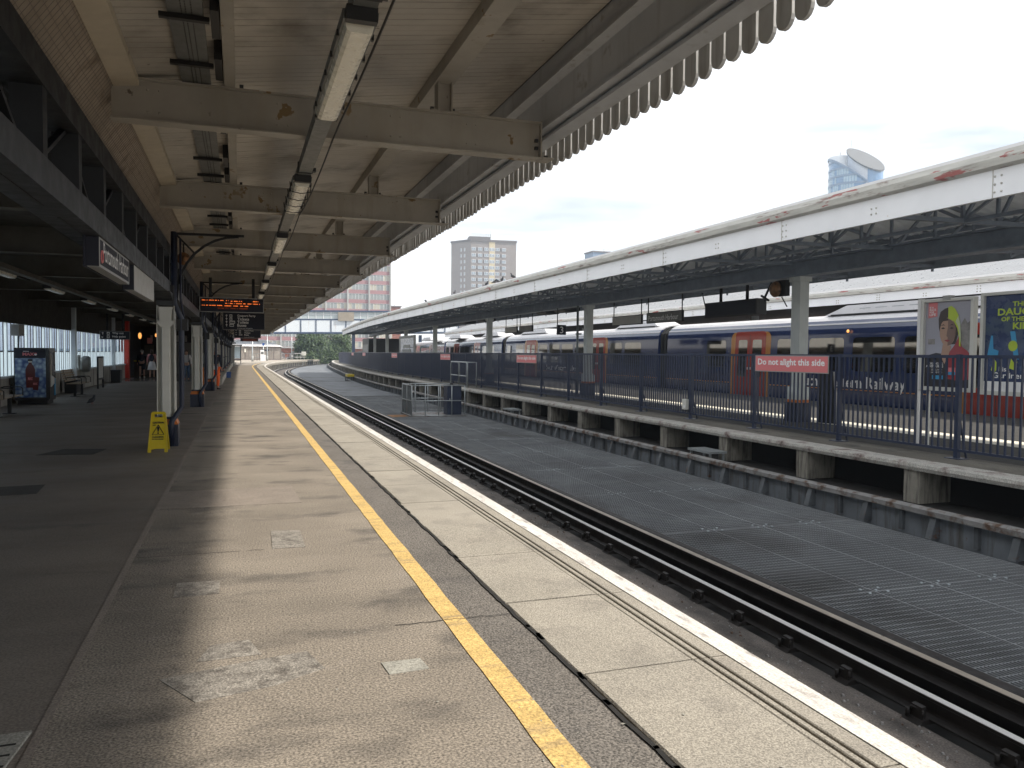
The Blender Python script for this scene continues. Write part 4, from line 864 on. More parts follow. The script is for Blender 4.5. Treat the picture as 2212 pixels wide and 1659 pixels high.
MB().sweep([(.70, 4.02), (.70, 4.12), (.745, 4.12), (.745, 4.02)], cp1()).build('rail', 'fascia_grey', nc)
mb = MB(); y = CY0; w = .163
while y < CY1:
    o = off1(y); j = random.uniform(-.011, .011); w = random.uniform(.156, .166); pr = [(y, 4.62), (y+w, 4.62), (y+w, 3.80+j)]
    for k in range(1, 7): a = pi*k/7; pr.append((y+w/2+w/2*cos(a), 3.80+j-.08*sin(a)))
    pr.append((y, 3.80+j)); xo = .75+o; n = len(pr)
    jx = random.uniform(-.004, .004); mb.prism(pr, xo+jx, xo+jx+.030, axis='x'); y += .188
mb.build('valance', 'valance', nc)
MB().sweep([(.785, 4.6), (.785, 4.86), (.60, 4.90), (.60, 4.6)], cp1()).build('gutter', 'fascia_grey', nc)
# netted panel and trim near truss
MB().sweep([(-4.0, 3.58), (-3.66, 4.05), (-3.64, 4.20), (-4.06, 4.20)], cp1()).build('net_panel', 'netpanel', nc)
mb = MB(); y = CY0
while y < 45:
    mb.bar((-3.985, y, 3.575), (-3.645, y, 4.045), .0022); y += .075
for k in range(8): f = k/7.0; mb.bar((-3.985+.34*f, CY0, 3.575+.47*f), (-3.985+.34*f, 45, 3.575+.47*f), .0022)
mb.build('netting', 'brown_frame', nc)
MB().sweep([(-3.68, 4.00), (-3.68, 4.04), (-3.47, 4.10), (-3.47, 4.03)], cp1()).build('trim_board', 'trim', nc)
# cable tray and brackets
t = thing('cable_tray', 'perforated grey cable tray running above the beams, left of the lights', 'cable tray', (-2.97, 50, 4.1))
MB().sweep([(-3.10, 4.10), (-3.10, 4.13), (-2.85, 4.13), (-2.85, 4.10)], cp1()).build('tray', 'tray', t)
mb = MB(); y = 1.0
while y < 40:
    for x in (-3.0, -2.97, -2.93): mb.box(x-.004, x+.004, y, y+.02, 4.097, 4.10)
    y += .045
mb.build('slots', 'black', t)
for y0_ in by[:9]:
    for d in (1.2, 2.9, 3.9): MB().box(-3.16, -2.81, y0_+d, y0_+d+.05, 4.06, 4.095).box(-2.80, -2.74, y0_+d-.25, y0_+d+.3, 4.05, 4.22).build('tray_bracket', 'black', t)
t = thing('lighting_trunking', 'long grey trunking under the cream beams carrying the lights', 'trunking', (-1.9, 50, 3.6))
MB().sweep([(-1.985, 3.585), (-1.985, 3.695), (-1.845, 3.695), (-1.845, 3.585)], cp1()).build('trunking', 'lamp_body', t)
for y in by: MB().box(-1.995+off1(y), -1.835+off1(y), y+1.0, y+1.03, 3.58, 3.70).box(-1.84+off1(y), -1.80+off1(y), y+.98, y+1.05, 3.60, 3.64).build('strap', 'black', t)
t = thing('slack_cable', 'thin black cable sagging between the beams beside the light trunking', 'cable', (-1.7, 20, 3.68)); pts = []
for y0_ in by:
    for k in range(6): pts.append((-1.74+.01*sin(y0_)+off1(y0_), y0_+4.55*k/6, 3.695-.05*sin(pi*k/6)))
MB().tube(pts, .009, 5).build('cable', 'black', t)
t = thing('conduit', 'dark conduit dropping from the ceiling boards near the top of the photo', 'conduit', (-.6, 4.6, 4.4)); MB().tube([(-.86, 5.0, 4.46), (-.86, 5.0, 4.10), (-.90, 5.02, 4.05)], .018, 6).build('pipe', 'black', t)
# lights
LG = 'strip lights under the near canopy'
def strip_light(x, y, z, L_, label, group, guard=False):
    t = thing('strip_light', label, 'light', (x, y, z), group)
    h = L_/2
    MB().prism([(x-.10, z+.055), (x-.105, z+.11), (x+.105, z+.11), (x+.10, z+.055)], y-h, y+h).build('lamp_body', 'lamp_body', t)
    MB().prism([(x-.085, z+.055), (x-.075, z+.012), (x-.05, z), (x+.05, z), (x+.075, z+.012), (x+.085, z+.055)], y-h+.05, y+h-.05).build('diffuser', 'lamp_lens', t)
    for sg in (-1, 1): MB().box(x-.09, x+.09, y+sg*(h+.03)-.03, y+sg*(h+.03)+.03, z+.03, z+.115).build('end_cap', 'black', t)
    for k in range(5 if (y < 12 and x > -3) else 0):
        for sx in (-1, 1): MB().box(x+sx*.105-.008, x+sx*.105+.008, y-h+.25+k*(L_-.5)/4-.015, y-h+.25+k*(L_-.5)/4+.015, z+.04, z+.08).build('clip', 'black', t)
    if guard:
        for k in range(4):
            yy = y-h+.3+k*(L_-.6)/3; MB().tube([(x-.12, yy, z+.1), (x-.11, yy, z-.01), (x, yy, z-.03), (x+.11, yy, z-.01), (x+.12, yy, z+.1)], .006, 5).build('wire_hoop', 'black', t)
    return t
words = ['nearest strip light, large at the top of the photo with a yellowed diffuser', 'second strip light from us under the near canopy, with wire guard hoops', 'third strip light along the trunking of the near canopy', 'fourth strip light along the trunking of the near canopy', 'fifth strip light along the trunking of the near canopy']
for k in range(20):
    y = 5.66+4.55*k
    if y > 100: break
    strip_light(-1.93+off1(y), y, 3.475, 1.95, words[k] if k < 5 else 'small distant strip light in the far row under the near canopy', LG if k < 5 else 'distant strip lights under the near canopy', k == 1)
# truss on the column line
tr = thing('lattice_girder', 'dark lattice girder on the column line with wide grey bottom chord', 'girder', (-3.8, 50, 3))
XT = -3.84
MB().sweep([(XT-.14, 2.56), (XT-.14, 2.60), (XT+.14, 2.60), (XT+.14, 2.56)], cp1()).build('bottom_plate', 'grey_chord', tr)
MB().sweep([(XT-.14, 2.60), (XT-.14, 2.72), (XT-.11, 2.72), (XT-.11, 2.60)], cp1()).build('bottom_chord', 'dark_steel', tr)
MB().sweep([(XT+.11, 2.60), (XT+.11, 2.76), (XT+.14, 2.76), (XT+.14, 2.60)], cp1()).build('bottom_chord', 'grey_chord', tr)
MB().sweep([(XT-.14, 3.22), (XT-.14, 3.60), (XT-.02, 3.60), (XT+.11, 3.42), (XT+.11, 3.22)], cp1()).build('top_chord', 'dark_steel', tr)
mb = MB(); y = CY0
while y < 60: mb.box(XT-.01, XT+.01, y, y+1.0, 2.555, 2.559); y += 1.5
mb.build('slots', 'black', tr)
mb = MB(); y = CY0+.5; k = 0
while y < 102:
    o = off1(y); mb.box(XT-.08+o, XT+.10+o, y-.06, y+.06, 2.7, 3.25)
    a = (XT+o, y, 2.72); b = (XT+off1(y+1.1), y+1.1, 3.25)
    if k % 2: a, b = (a[0], a[1], 3.25), (b[0], b[1], 2.72)
    mb.bar(a, b, .05, .03); mb.bar((XT-.07+o, y+.3, 2.72), (XT-.07+o, y+.55, 3.25), .03, .03); y += 1.14; k += 1
mb.build('lattice', 'dark_steel', tr)
# columns
CG = 'cream columns along our platform'
clab = ['nearest cream column, beside the yellow caution sign', 'second cream column with navy and orange base, bare floor around it', 'third cream column, beside the worker in orange trousers']
cys = [14.5+9.95*k for k in range(9)]
def column(y, label):
    x = -3.78+off1(y); t = thing('column', label, 'column', (x, y, 0), CG)
    mb = MB(); mb.prism([(x-.055, y-.17), (x+.055, y-.17), (x+.075, y-.13), (x+.075, y+.13), (x+.055, y+.17), (x-.055, y+.17), (x-.075, y+.13), (x-.075, y-.13)], .5, 2.08, axis='z'); mb.box(x-.14, x-.125, y-.15, y+.15, .5, 2.36); mb.box(x+.125, x+.14, y-.15, y+.15, .5, 2.36); mb.box(x-.125, x+.125, y-.04, y+.04, .5, 2.3)
    mb.build('shaft', 'cream_col', t)
    cp = MB().prism([(x-.075, 2.0), (x-.125, 2.06), (x-.125, 2.105), (x+.125, 2.105), (x+.125, 2.06), (x+.075, 2.0)], y-.185, y-.16)
    cp.prism([(x-.085, 2.105), (x-.095, 2.15), (x-.10, 2.27), (x-.115, 2.335), (x+.115, 2.335), (x+.10, 2.27), (x+.095, 2.15), (x+.085, 2.105)], y-.19, y-.10)
    cp.build('capital', 'cream_col', t)
    MB().box(x-.135, x+.135, y-.20, y+.20, 2.36, 2.70).build('head_box', 'grey_chord', t)
    MB().prism([(y-.20, 2.44), (y-.8, 2.56), (y+.8, 2.56), (y+.20, 2.44)], x-.12, x+.12, axis='x').build('haunch', 'dark_steel', t)
    MB().prism([(x-.185, 0.003), (x+.185, 0.003), (x+.185, .37), (x-.185, .37)], y-.2, y+.2).build('base', 'navy_base', t)
    b = MB(); q = [(x-.185, y-.2), (x+.185, y-.2), (x+.185, y+.2), (x-.185, y+.2)]; q2 = [(x-.15, y-.17), (x+.15, y-.17), (x+.15, y+.17), (x-.15, y+.17)]
    b.add([(a, c, .37) for a, c in q]+[(a, c, .455) for a, c in q2], [(0,1,5,4), (1,2,6,5), (2,3,7,6), (3,0,4,7), (4,5,6,7)]).build('orange_band', 'orange', t)
    MB().box(x-.148, x+.148, y-.172, y+.172, .455, .50).build('collar', 'navy_base', t)
    # curved bracket towards the platform edge
    pts = []
    for k in range(9): a = radians(90*k/8); pts.append((x+.16+1.0*(1-cos(a)), y+.02, 2.5+1.08*sin(a)))
    br = MB()
    for p, q_ in zip(pts, pts[1:]): br.bar(p, q_, .05, .04)
    br.bar((x+.16, y+.02, 2.45), (x+.16, y+.02, 3.60), .04, .05); br.bar((x+.16, y+.02, 3.585), (x+1.25, y+.02, 3.60), .05, .04); br.bar((x+.17, y+.02, 3.56), pts[4], .03, .03)
    br.build('bracket', 'dark_steel', t)
    # downpipe
    px = x+.19; mb = MB().tube([(px-.06, y-.1, 3.6), (px-.06, y-.1, 2.42), (px+.05, y-.1, 2.15), (px+.05, y-.1, .66), (px-.10, y-.24, .42), (px-.10, y-.24, .02)], .045, 8)
    mb.tube([(px+.04, y-.05, 3.5), (px+.04, y-.05, 2.5), (px+.09, y-.05, 2.15)], .02, 6); mb.build('downpipe', 'navy_base', t)
    MB().box(px-.02, px+.15, y-.14, y+.05, 1.95, 2.14).build('pipe_box', 'black', t)
    return t
for k, y in enumerate(cys): column(y, clab[k] if k < 3 else 'distant cream column beyond the third in the row')
# hanging signs on girder
def slab_sign(name, label, y0, y1, z0, z1, m, words=None, tilt=0.0):
    x = -3.72; t = thing(name, label, 'sign', (x, (y0+y1)/2, z0))
    MB().prism([(x-.10, z0), (x, z0), (x+tilt, z1), (x-.10, z1)], y0, y1).build('sign_case', 'sign_dark', t)
    MB().box(x, x+.003, y0, y1, z0, z1).build('face_frame' if words else 'pale_face', 'sign_frame' if words else 'sign_pale', t); MB().box(x-.09, x+.003, y0, y1, z0-.006, z0-.001).build('lower_trim', 'sign_frame', t)
    if words:
        MB().box(x+.003, x+.0045, y0+.04, y1-.04, z0+.018, z1-.018).build('sign_face', m, t)
        lettering(words, 'sign_text', t, (x+.006, y0+.20, z0+.06), '+x', width=(y1-y0)-.30, height=.165, bold=.005)
        rr_ = MB(); ring = [(x+.006, y0+.12+.05*cos(a*pi/6), z0+.09+.05*sin(a*pi/6)) for a in range(13)]; rr_.tube(ring, .008, 5).build('logo', 'red_sign', t)
    MB().box(x-.115, x-.10, y0-.03, y1+.03, z0-.01, z1+.03).build('back_plate', 'sign_dark', t)
    return t
slab_sign('station_sign', 'dark station name sign under the girder on the left, reading Portsmouth Harbour', 7.42, 9.30, 2.31, 2.555, 'sign_dark', 'Portsmouth Harbour')
slab_sign('blank_light_box', 'blank pale tilted sign box right after the left station name sign', 9.72, 11.85, 2.28, 2.555, 'sign_pale', None, .0)
# ================================================================== HALL on the left
hc = thing('concourse_roof', 'dark low roof of the concourse with shadowy cross beams', 'roof', (-6.5, 25, 3.5))
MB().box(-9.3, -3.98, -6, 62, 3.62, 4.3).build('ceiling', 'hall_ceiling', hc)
y = 1.2
while y < 60:
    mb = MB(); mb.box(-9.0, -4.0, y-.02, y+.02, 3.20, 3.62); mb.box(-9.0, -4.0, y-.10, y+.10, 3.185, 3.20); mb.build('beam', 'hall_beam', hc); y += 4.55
mb = MB(); y = 3.4
while y < 60:
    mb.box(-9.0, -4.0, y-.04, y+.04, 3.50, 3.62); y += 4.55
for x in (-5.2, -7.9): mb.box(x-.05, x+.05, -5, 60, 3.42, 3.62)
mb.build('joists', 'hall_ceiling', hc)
t = thing('lighting_trunking', 'long dull trunking under the concourse roof', 'trunking', (-6.75, 30, 3.1)); MB().box(-6.80, -6.66, -5, 58, 3.09, 3.18).build('trunking', 'hall_beam', t)
hl = ['concourse strip light nearest the left edge of the photo', 'second concourse strip light from the left edge', 'third concourse strip light from the left edge', 'fourth concourse strip light from the left edge', 'fifth concourse strip light from the left edge']
for k in range(8): strip_light(-6.90, 17.4+4.6*k, 3.02, 1.6, hl[k] if k < 5 else 'distant unlit concourse strip light near the column', 'strip lights under the concourse roof')
# glazed wall
gw = thing('glazed_wall', 'long glazed wall of the concourse with pale mullions over a cream plinth', 'wall', (-8.9, 20, 0))
WX = -8.92
MB().box(WX-.12, WX, -6, 50.4, 0, .78).build('plinth', 'wall_white', gw)
MB().box(WX-.14, WX+.05, -6, 50.4, .78, .84).build('sill', 'win_frame', gw)
MB().box(WX-.12, WX+.02, -6, 50.4, 2.38, 3.62).build('upper_panel', 'hall_ceiling', gw)
mb = MB(); y = -6
while y < 50: mb.box(WX, WX+.015, y, y+.05, 0.02, .78); y += 2.3
mb.build('plinth_joints', 'brown_frame', gw)
y = -5.9; k = 0
while y < 50:
    w = 1.15; mb = MB()
    mb.box(WX-.070, WX-.050, y, y+.045, .84, 2.38); mb.box(WX-.070, WX-.050, y+.40, y+.43, .84, 2.38); mb.box(WX-.070, WX-.050, y+w-.40, y+w-.36, .84, 2.38)
    mb.box(WX-.068, WX-.052, y+.045, y+w-.40, 1.53, 1.565); fr = mb.build('window', 'brown_frame', gw)
    g = MB().box(WX-.065, WX-.060, y+.045, y+w-.40, 1.565, 2.38); g.build('pane', 'glass_clear', fr)
    g = MB().box(WX-.065, WX-.060, y+.045, y+w-.40, .84, 1.53); g.build('frosted_pane', 'glass_frost', fr)
    MB().box(WX-.065, WX-.060, y+w-.36, y+w-.03, .84, 2.38).build('tall_frosted_pane', 'glass_frost', fr)
    MB().box(WX-.075, WX-.04, y+w-.03, y+w-.001, .84, 2.38).build('mullion', 'win_frame', gw)
    y += w; k += 1
for y in (24.6, 35.2, 45.5):
    MB().box(WX-.0, WX+.16, y-.12, y+.12, 0, 3.62).build('pilaster', 'brown_frame' if y < 30 else 'win_frame', gw)
t = thing('meter_box', 'pale grey box high on a post of the glazed wall, with a cable below', 'box', (-8.8, 26.2, 2.2)); MB().box(-8.75, -8.55, 25.75, 26.35, 2.0, 2.32).build('box_body', 'cabinet', t); MB().tube([(-8.65, 26.2, 2.0), (-8.68, 26.25, 1.7), (-8.75, 26.3, .2)], .02, 6).build('cable', 'black', t)
t = thing('hose_cabinet', 'round pale drum housing fixed to the glazed wall', 'drum', (-8.7, 37, 1)); MB().lathe([(0, -.02), (.30, -.02), (.34, .04), (.34, .22), (.30, .28), (0, .28)], (-8.85, 37.0, 1.02), 20, axis='x').build('drum', 'cabinet', t); MB().box(-8.9, -8.85, 36.2, 36.6, .8, 1.4).build('plate', 'cabinet', t)
t = thing('notice_frame', 'dark framed notice board on legs by the glazed wall', 'notice board', (-8.2, 37.3, 0))
mb = MB(); mb.box(-8.25, -8.19, 36.6, 36.68, 0, 1.35); mb.box(-8.25, -8.19, 37.9, 37.98, 0, 1.35); mb.box(-8.25, -8.19, 36.68, 37.9, 1.28, 1.35); mb.box(-8.25, -8.19, 36.68, 37.9, .36, .44); mb.build('frame', 'black', t); MB().box(-8.23, -8.21, 36.68, 37.9, .44, 1.28).build('notice', 'offwhite', t)
for (x, y, s, lab) in ((-8.45, 43.5, .6, 'black litter bin by the wall near the red pillar'), (-8.55, 33.2, .45, 'low dark bin left of the far bench')):
    t = thing('litter_bin', lab, 'bin', (x, y, 0)); MB().prism([(x-.2, 0.002), (x+.2, 0.002), (x+.22, s), (x-.22, s)], y-.3, y+.3).build('bin_body', 'black', t); MB().box(x-.23, x+.23, y-.31, y+.31, s, s+.04).build('rim', 'dark_steel', t)
# red pillar and back of the hall
t = thing('red_pillar', 'bright red square pillar at the end of the glazed wall', 'pillar', (-9, 50.7, 0)); MB().box(-9.2, -8.72, 50.45, 50.95, 0, 3.6).build('pillar_body', 'red_paint', t); MB().box(-8.80, -8.79, 50.44, 50.449, .9, 1.1).build('label', 'offwhite', t)
t = thing('ticket_hall', 'dark station building closing the back of the concourse', 'building', (-6.5, 62, 0))
MB().box(-9.3, -4.1, 60.0, 60.3, 0, 3.62).build('wall', 'dark_steel', t); MB().box(-9.3, -9.1, 51, 60, 0, 3.62).build('wall', 'dark_steel', t)
MB().box(-4.3, -4.1, 60.3, 99, 0, 3.62).build('wall', 'cabinet', t)
MB().box(-7.6, -5.0, 59.96, 60.0, 0.01, 2.2).build('door', 'sign_grey', t); MB().box(-8.9, -8.3, 59.96, 60.0, 0.01, 2.0).build('door', 'hall_beam', t)
mb = MB()
for i in range(7): mb.box(-8.5+i*.55, -8.35+i*.55, 59.95, 59.96, 2.25, 2.7)
mb.build('shop_strip', 'sign_frame', t)
for i in range(8): MB().box(-4.1, -4.08, 63+4.3*i, 65+4.3*i, .9, 2.2).build('window', 'pane_grey', t)
for (x, y, z, s, lab) in ((-8.35, 52.5, 2.52, .10, 'small orange lit lamp high in the concourse, left one'), (-7.55, 53.5, 2.58, .06, 'small orange lit lamp high in the concourse, right one'), (-6.3, 57.5, 1.98, .07, 'warm lit wall lamp at the back between the columns')):
    t = thing('lit_lamp', lab, 'lamp', (x, y, z), 'small warm lamps at the back of the concourse'); MB().lathe([(0, -s*2), (s*.7, -s*1.6), (s, 0), (s*.7, s*1.4), (0, s*1.8)], (x, y, z), 10).build('globe', 'warm_lamp', t); MB().tube([(x, y, z+s*1.8), (x, y, 3.62)], .012, 6).build('cord', 'black', t)
t = thing('hanging_notice', 'small pinkish hanging notice at the back of the concourse', 'notice', (-7.9, 53, 2)); MB().box(-8.0, -7.72, 53, 53.03, 2.05, 2.4).build('panel', 'cloth_pink', t); MB().tube([(-7.86, 53.015, 2.4), (-7.86, 53.015, 3.62)], .01, 6).build('cord', 'black', t)
t = thing('yellow_bin', 'dim yellow topped bin beside the red pillar', 'bin', (-8.5, 52, 0)); MB().box(-8.62, -8.3, 52, 52.3, 0.005, .95).build('bin_body', 'hall_beam', t); MB().box(-8.64, -8.28, 51.98, 52.32, .95, 1.03).build('lid', 'yellow_plastic', t)
# vending machine
vm = thing('vending_machine', 'tall black drinks vending machine with a bottle on ice picture', 'vending machine', (-8.3, 26.6, 0))
vb = MB(); vb.box(-8.78, -7.90, 26.15, 27.05, 0.12, 1.66); vb.box(-8.72, -7.95, 26.22, 26.98, 0.003, 0.12); vb.build('cabinet', 'vend_black', vm)
pn = MB().box(-8.75, -7.97, 26.135, 26.15, .22, 1.62).build('picture_panel', 'ice_print', vm)
MB().box(-8.75, -7.97, 26.13, 26.135, 1.36, 1.62).build('dark_header', 'sign_dark', pn)
def vflat(pts, m, name, lay): mb = MB(); y = 26.13-.002*lay; n = len(pts); mb.add([(x, y, z) for x, z in pts]+[(x, y+.0015, z) for x, z in pts], [tuple(range(n))]); return mb.build(name, m, pn)
vflat([(-8.47, .50), (-8.25, .50), (-8.235, 1.02), (-8.27, 1.12), (-8.32, 1.20), (-8.32, 1.24), (-8.40, 1.24), (-8.40, 1.20), (-8.45, 1.12), (-8.485, 1.02)], 'cola', 'bottle_print', 1)
vflat([(-8.41, 1.235), (-8.31, 1.235), (-8.31, 1.265), (-8.41, 1.265)], 'offwhite', 'bottle_print', 2); vflat([(-8.42, 1.265), (-8.30, 1.265), (-8.30, 1.33), (-8.42, 1.33)], 'black', 'bottle_print', 2)
vflat([(-8.30, .44), (-8.17, .42), (-8.13, .80), (-8.34, .82)], 'cola', 'glass_print', 3)
lettering('MAX', 'red_sign', pn, (-8.42, 26.12, .72), '-y', width=.12, height=.09, bold=.03); lettering('MAX', 'red_sign', pn, (-8.29, 26.12, .58), '-y', width=.11, height=.07, bold=.03)
lettering('MAX', 'red_sign', pn, (-8.55, 26.12, 1.43), '-y', width=.30, height=.09, bold=.04); lettering('PEPSI', 'white', pn, (-8.53, 26.12, 1.54), '-y', width=.14, height=.025, bold=.02)
vflat(ell(-8.22, 1.475, .035, .04), 'white', 'logo', 2); vflat(ell(-8.22, 1.475, .035, .04, 10, 170), 'red_sign', 'logo', 3)
fr = MB().box(-7.90, -7.885, 26.22, 27.0, .16, 1.62).build('front_door', 'vend_black', vm)
MB().box(-7.885, -7.875, 26.36, 26.41, .82, 1.50).build('tube_lamp', 'lamp_lens', fr); MB().prism([(26.32, .52), (26.72, .60), (26.72, .78), (26.32, .86)], -7.885, -7.86, axis='x').build('delivery_tray', 'offwhite', fr)
MB().box(-7.885, -7.87, 26.80, 26.92, .25, .75).build('side_panel', 'cyan', fr); MB().box(-7.885, -7.87, 26.78, 26.90, 1.18, 1.55).build('price_panel', 'cabinet', fr); MB().box(-7.885, -7.87, 26.86, 26.93, .95, 1.0).build('coin_slot', 'white', fr)
# benches
def bench(x, yc, label):
    t = thing('bench', label, 'bench', (x, yc, 0), 'slatted benches along the glazed wall'); L_ = .95
    mb = MB()
    for k in range(6): mb.box(x-.20+k*.075, x-.145+k*.075, yc-L_, yc+L_, .44, .465)
    mb.build('seat', 'wood', t); mb = MB()
    for k in range(5): z = .52+k*.085; xx = x-.24-.028*k; mb.box(xx-.02, xx+.005, yc-L_, yc+L_, z, z+.06)
    mb.build('backrest', 'wood', t)
    for sg in (-1, 1):
        y = yc+sg*.62; mb = MB(); mb.box(x-.04, x+.04, y-.035, y+.035, .02, .44); mb.box(x-.14, x+.14, y-.08, y+.08, .002, .02); mb.build('leg', 'dark_steel', t)
    for k in range(3):
        y = yc-.85+k*.85; MB().tube([(x+.24, y, .45), (x+.24, y, .62), (x+.20, y, .66), (x-.16, y, .67), (x-.25, y, .64)], .014, 6).build('armrest', 'dark_steel', t)
    mb = MB().box(x-.2, x+.2, yc-.7, yc-.66, .42, .44); mb.box(x-.2, x+.2, yc+.66, yc+.7, .42, .44); mb.tube([(x-.20, yc-.68, .42), (x-.37, yc-.68, .93)], .015, 6); mb.tube([(x-.20, yc+.68, .42), (x-.37, yc+.68, .93)], .015, 6); mb.build('frame', 'dark_steel', t)
bench(-8.05, 22.0, 'slatted wooden bench cut by the left edge, before the vending machine')
bench(-8.0, 31.2, 'slatted wooden bench beyond the vending machine')
# yellow caution sign
cs = thing('caution_sign', 'yellow folding caution cleaning sign standing against the nearest column', 'caution sign', (-3.84, 13.6, 0))
def trap(y0b, y0t, name):
    """one leaf: leaning trapezoid with feet and hand hole"""
    x = -3.835; mb = MB()
    out = [(-.145, 0), (-.095, 0), (-.085, .055), (.085, .055), (.095, 0), (.145, 0), (.098, .615), (.085, .63), (-.085, .63), (-.098, .615)]
    hole = (-.06, .06, .54, .59)
    def P(a, z, d): return (x+a, y0b+(y0t-y0b)*z/.63+d, z+.003)
    # build as strips around hole
    def W_(z): return .145-(.145-.098)*z/.615
    zs = [.055, .54, .59, .615, .63]
    quads = [((-.145, 0), (-.095, 0), (-W_(.055)+.045, .055), (-W_(.055), .055)), ((.095, 0), (.145, 0), (W_(.055), .055), (W_(.055)-.045, .055)),
             ((-W_(.055), .055), (W_(.055), .055), (W_(.54), .54), (-W_(.54), .54)), ((-W_(.54), .54), (-.06, .54), (-.06, .59), (-W_(.59), .59)), ((.06, .54), (W_(.54), .54), (W_(.59), .59), (.06, .59)),
             ((-W_(.59), .59), (W_(.59), .59), (.098, .615), (-.098, .615)), ((-.098, .615), (.098, .615), (.085, .63), (-.085, .63))]
    for q in quads:
        mb.add([P(a, z, 0) for a, z in q]+[P(a, z, .012) for a, z in q], [(0,1,2,3), (7,6,5,4), (0,4,5,1), (1,5,6,2), (2,6,7,3), (3,7,4,0)])
    for sx in (-1, 1): mb.bar(P(sx*.142, .01, -.006), P(sx*.10, .61, -.006), .01, .016)
    mb.bar(P(-.13, .10, -.004), P(.13, .10, -.004), .004, .004); mb.bar(P(-.10, .52, -.004), P(.10, .52, -.004), .004, .004)
    return mb.build(name, 'yellow_plastic', cs), P
f1, P = trap(13.48, 13.66, 'front_leaf'); trap(13.86, 13.68, 'rear_leaf')
al = atan2(.18, .63); Rot = Matrix(((1, 0, 0), (0, sin(al), -cos(al)), (0, cos(al), sin(al))))
def cl(s, a, z, w, h): lettering(s, 'black', f1, P(a, z, -.009), '-y', width=w, height=h, bold=.06, rot=Rot, name='lettering')
cl('CAUTION', -.083, .445, .166, .032); cl('WET', -.083, .412, .05, .018); cl('CLEANING', -.085, .225, .165, .026); cl('IN PROGRESS', -.085, .195, .165, .018)
mb = MB(); tri = [(-.085, .275), (.085, .275), (0, .425)]
for i in range(3): mb.bar(P(tri[i][0], tri[i][1], -.008), P(tri[(i+1) % 3][0], tri[(i+1) % 3][1], -.008), .011, .006)
mb.add([P(a, z, -.010) for a, z in ((-.008, .32), (.008, .32), (.016, .375), (.010, .395), (-.010, .395), (-.016, .375))], [(0,1,2,3,4,5)]); mb.add([P(a, z, -.010) for a, z in ell(0, .298, .013, .013, n=12)], [tuple(range(12))]); mb.build('warning_triangle', 'black', f1)
# manhole plate bottom left
t = thing('cover_plate', 'pale stained steel cover plate in the bottom left corner', 'cover plate', (-3.6, 3.4, 0))
MB().add([(-3.43, 3.70, .002), (-3.46, 3.35, .002), (-3.9, 3.30, .002), (-3.9, 3.68, .002), (-3.43, 3.70, .014), (-3.46, 3.35, .014), (-3.9, 3.30, .014), (-3.9, 3.68, .014)], [(4,7,6,5), (0,4,5,1), (1,5,6,2), (0,3,7,4)]).build('plate', 'patch_concrete', t)
mb = MB()
for i in range(4):
    for j in range(3): mb.box(-3.85+i*.11, -3.79+i*.11, 3.40+j*.09, 3.412+j*.09, .014, .016)
mb.build('slots', 'joint', t)
# departure board and way signs under near canopy
def bigsign(name, label, x0, x1, y, z0, z1, hang=3.7):
    t = thing(name, label, 'sign', ((x0+x1)/2, y, z0)); mb = MB(); d = .02
    mb.box(x0, x1, y, y+.12, z0, z1); mb.build('sign_case', 'sign_dark', t); mb = MB(); y2 = y-.012
    mb.box(x0-.0, x1, y2, y, z0, z0+d); mb.box(x0, x1, y2, y, z1-d, z1); mb.box(x0, x0+d, y2, y, z0+d, z1-d); mb.box(x1-d, x1, y2, y, z0+d, z1-d); mb.build('frame', 'sign_frame', t)
    MB().box(x0+.25, x0+.33, y+.02, y+.1, z1, hang).build('hanger', 'dark_steel', t); MB().box(x1-.33, x1-.25, y+.02, y+.1, z1, hang).build('hanger', 'dark_steel', t); return t
db = bigsign('departure_board', 'black departure board with glowing orange text under the near canopy', -3.69, -1.95, 24.0, 2.72, 3.14)
mb = MB(); random.seed(3)
def dots(z, x0, x1, h=.022):
    x = x0
    while x < x1:
        w = random.uniform(.008, .022)
        if random.random() < .9: mb.box(x, min(x+w, x1), 23.985, 23.99, z, z+h)
        x += w+random.choice((.006, .008, .008, .010, .010, .045))
dots(3.045, -3.62, -3.47); dots(3.045, -3.43, -3.23); dots(3.045, -3.19, -2.9); dots(3.03, -2.85, -2.55); dots(3.035, -2.25, -2.08)
dots(2.965, -3.0, -2.45); dots(2.965, -2.40, -2.0); dots(2.90, -3.62, -3.08); dots(2.895, -3.02, -2.36); mb.build('display_text', 'led', db)
mb = MB(); dots(2.82, -3.2, -2.35, .03); mb.build('fading_text', 'led_dim', db)
for s, x in (('Time', -3.42), ('Destination', -2.98), ('Expected', -2.28)): lettering(s, 'sign_frame', db, (x, 23.985, 3.085), '-y', height=.032)
def arrow(mb, x, y, z, s, d):
    if d == 'up': mb.box(x-.12*s, x+.12*s, y, y+.004, z, z+.75*s); mb.add([(x-.4*s, y, z+.55*s), (x+.4*s, y, z+.55*s), (x, y, z+s)], [(0, 1, 2)])
    elif d == 'left': mb.box(x-.2*s, x+.5*s, y, y+.004, z+.4*s, z+.6*s); mb.add([(x-.1*s, y, z+.15*s), (x-.1*s, y, z+.85*s), (x-.55*s, y, z+.5*s)], [(0, 1, 2)])
    else: mb.bar((x+.35*s, y, z+.85*s), (x-.15*s, y, z+.35*s), .18*s, .004); mb.add([(x-.4*s, y, z+.1*s), (x+.2*s, y, z+.1*s), (x-.4*s, y, z+.7*s)], [(0, 1, 2)])
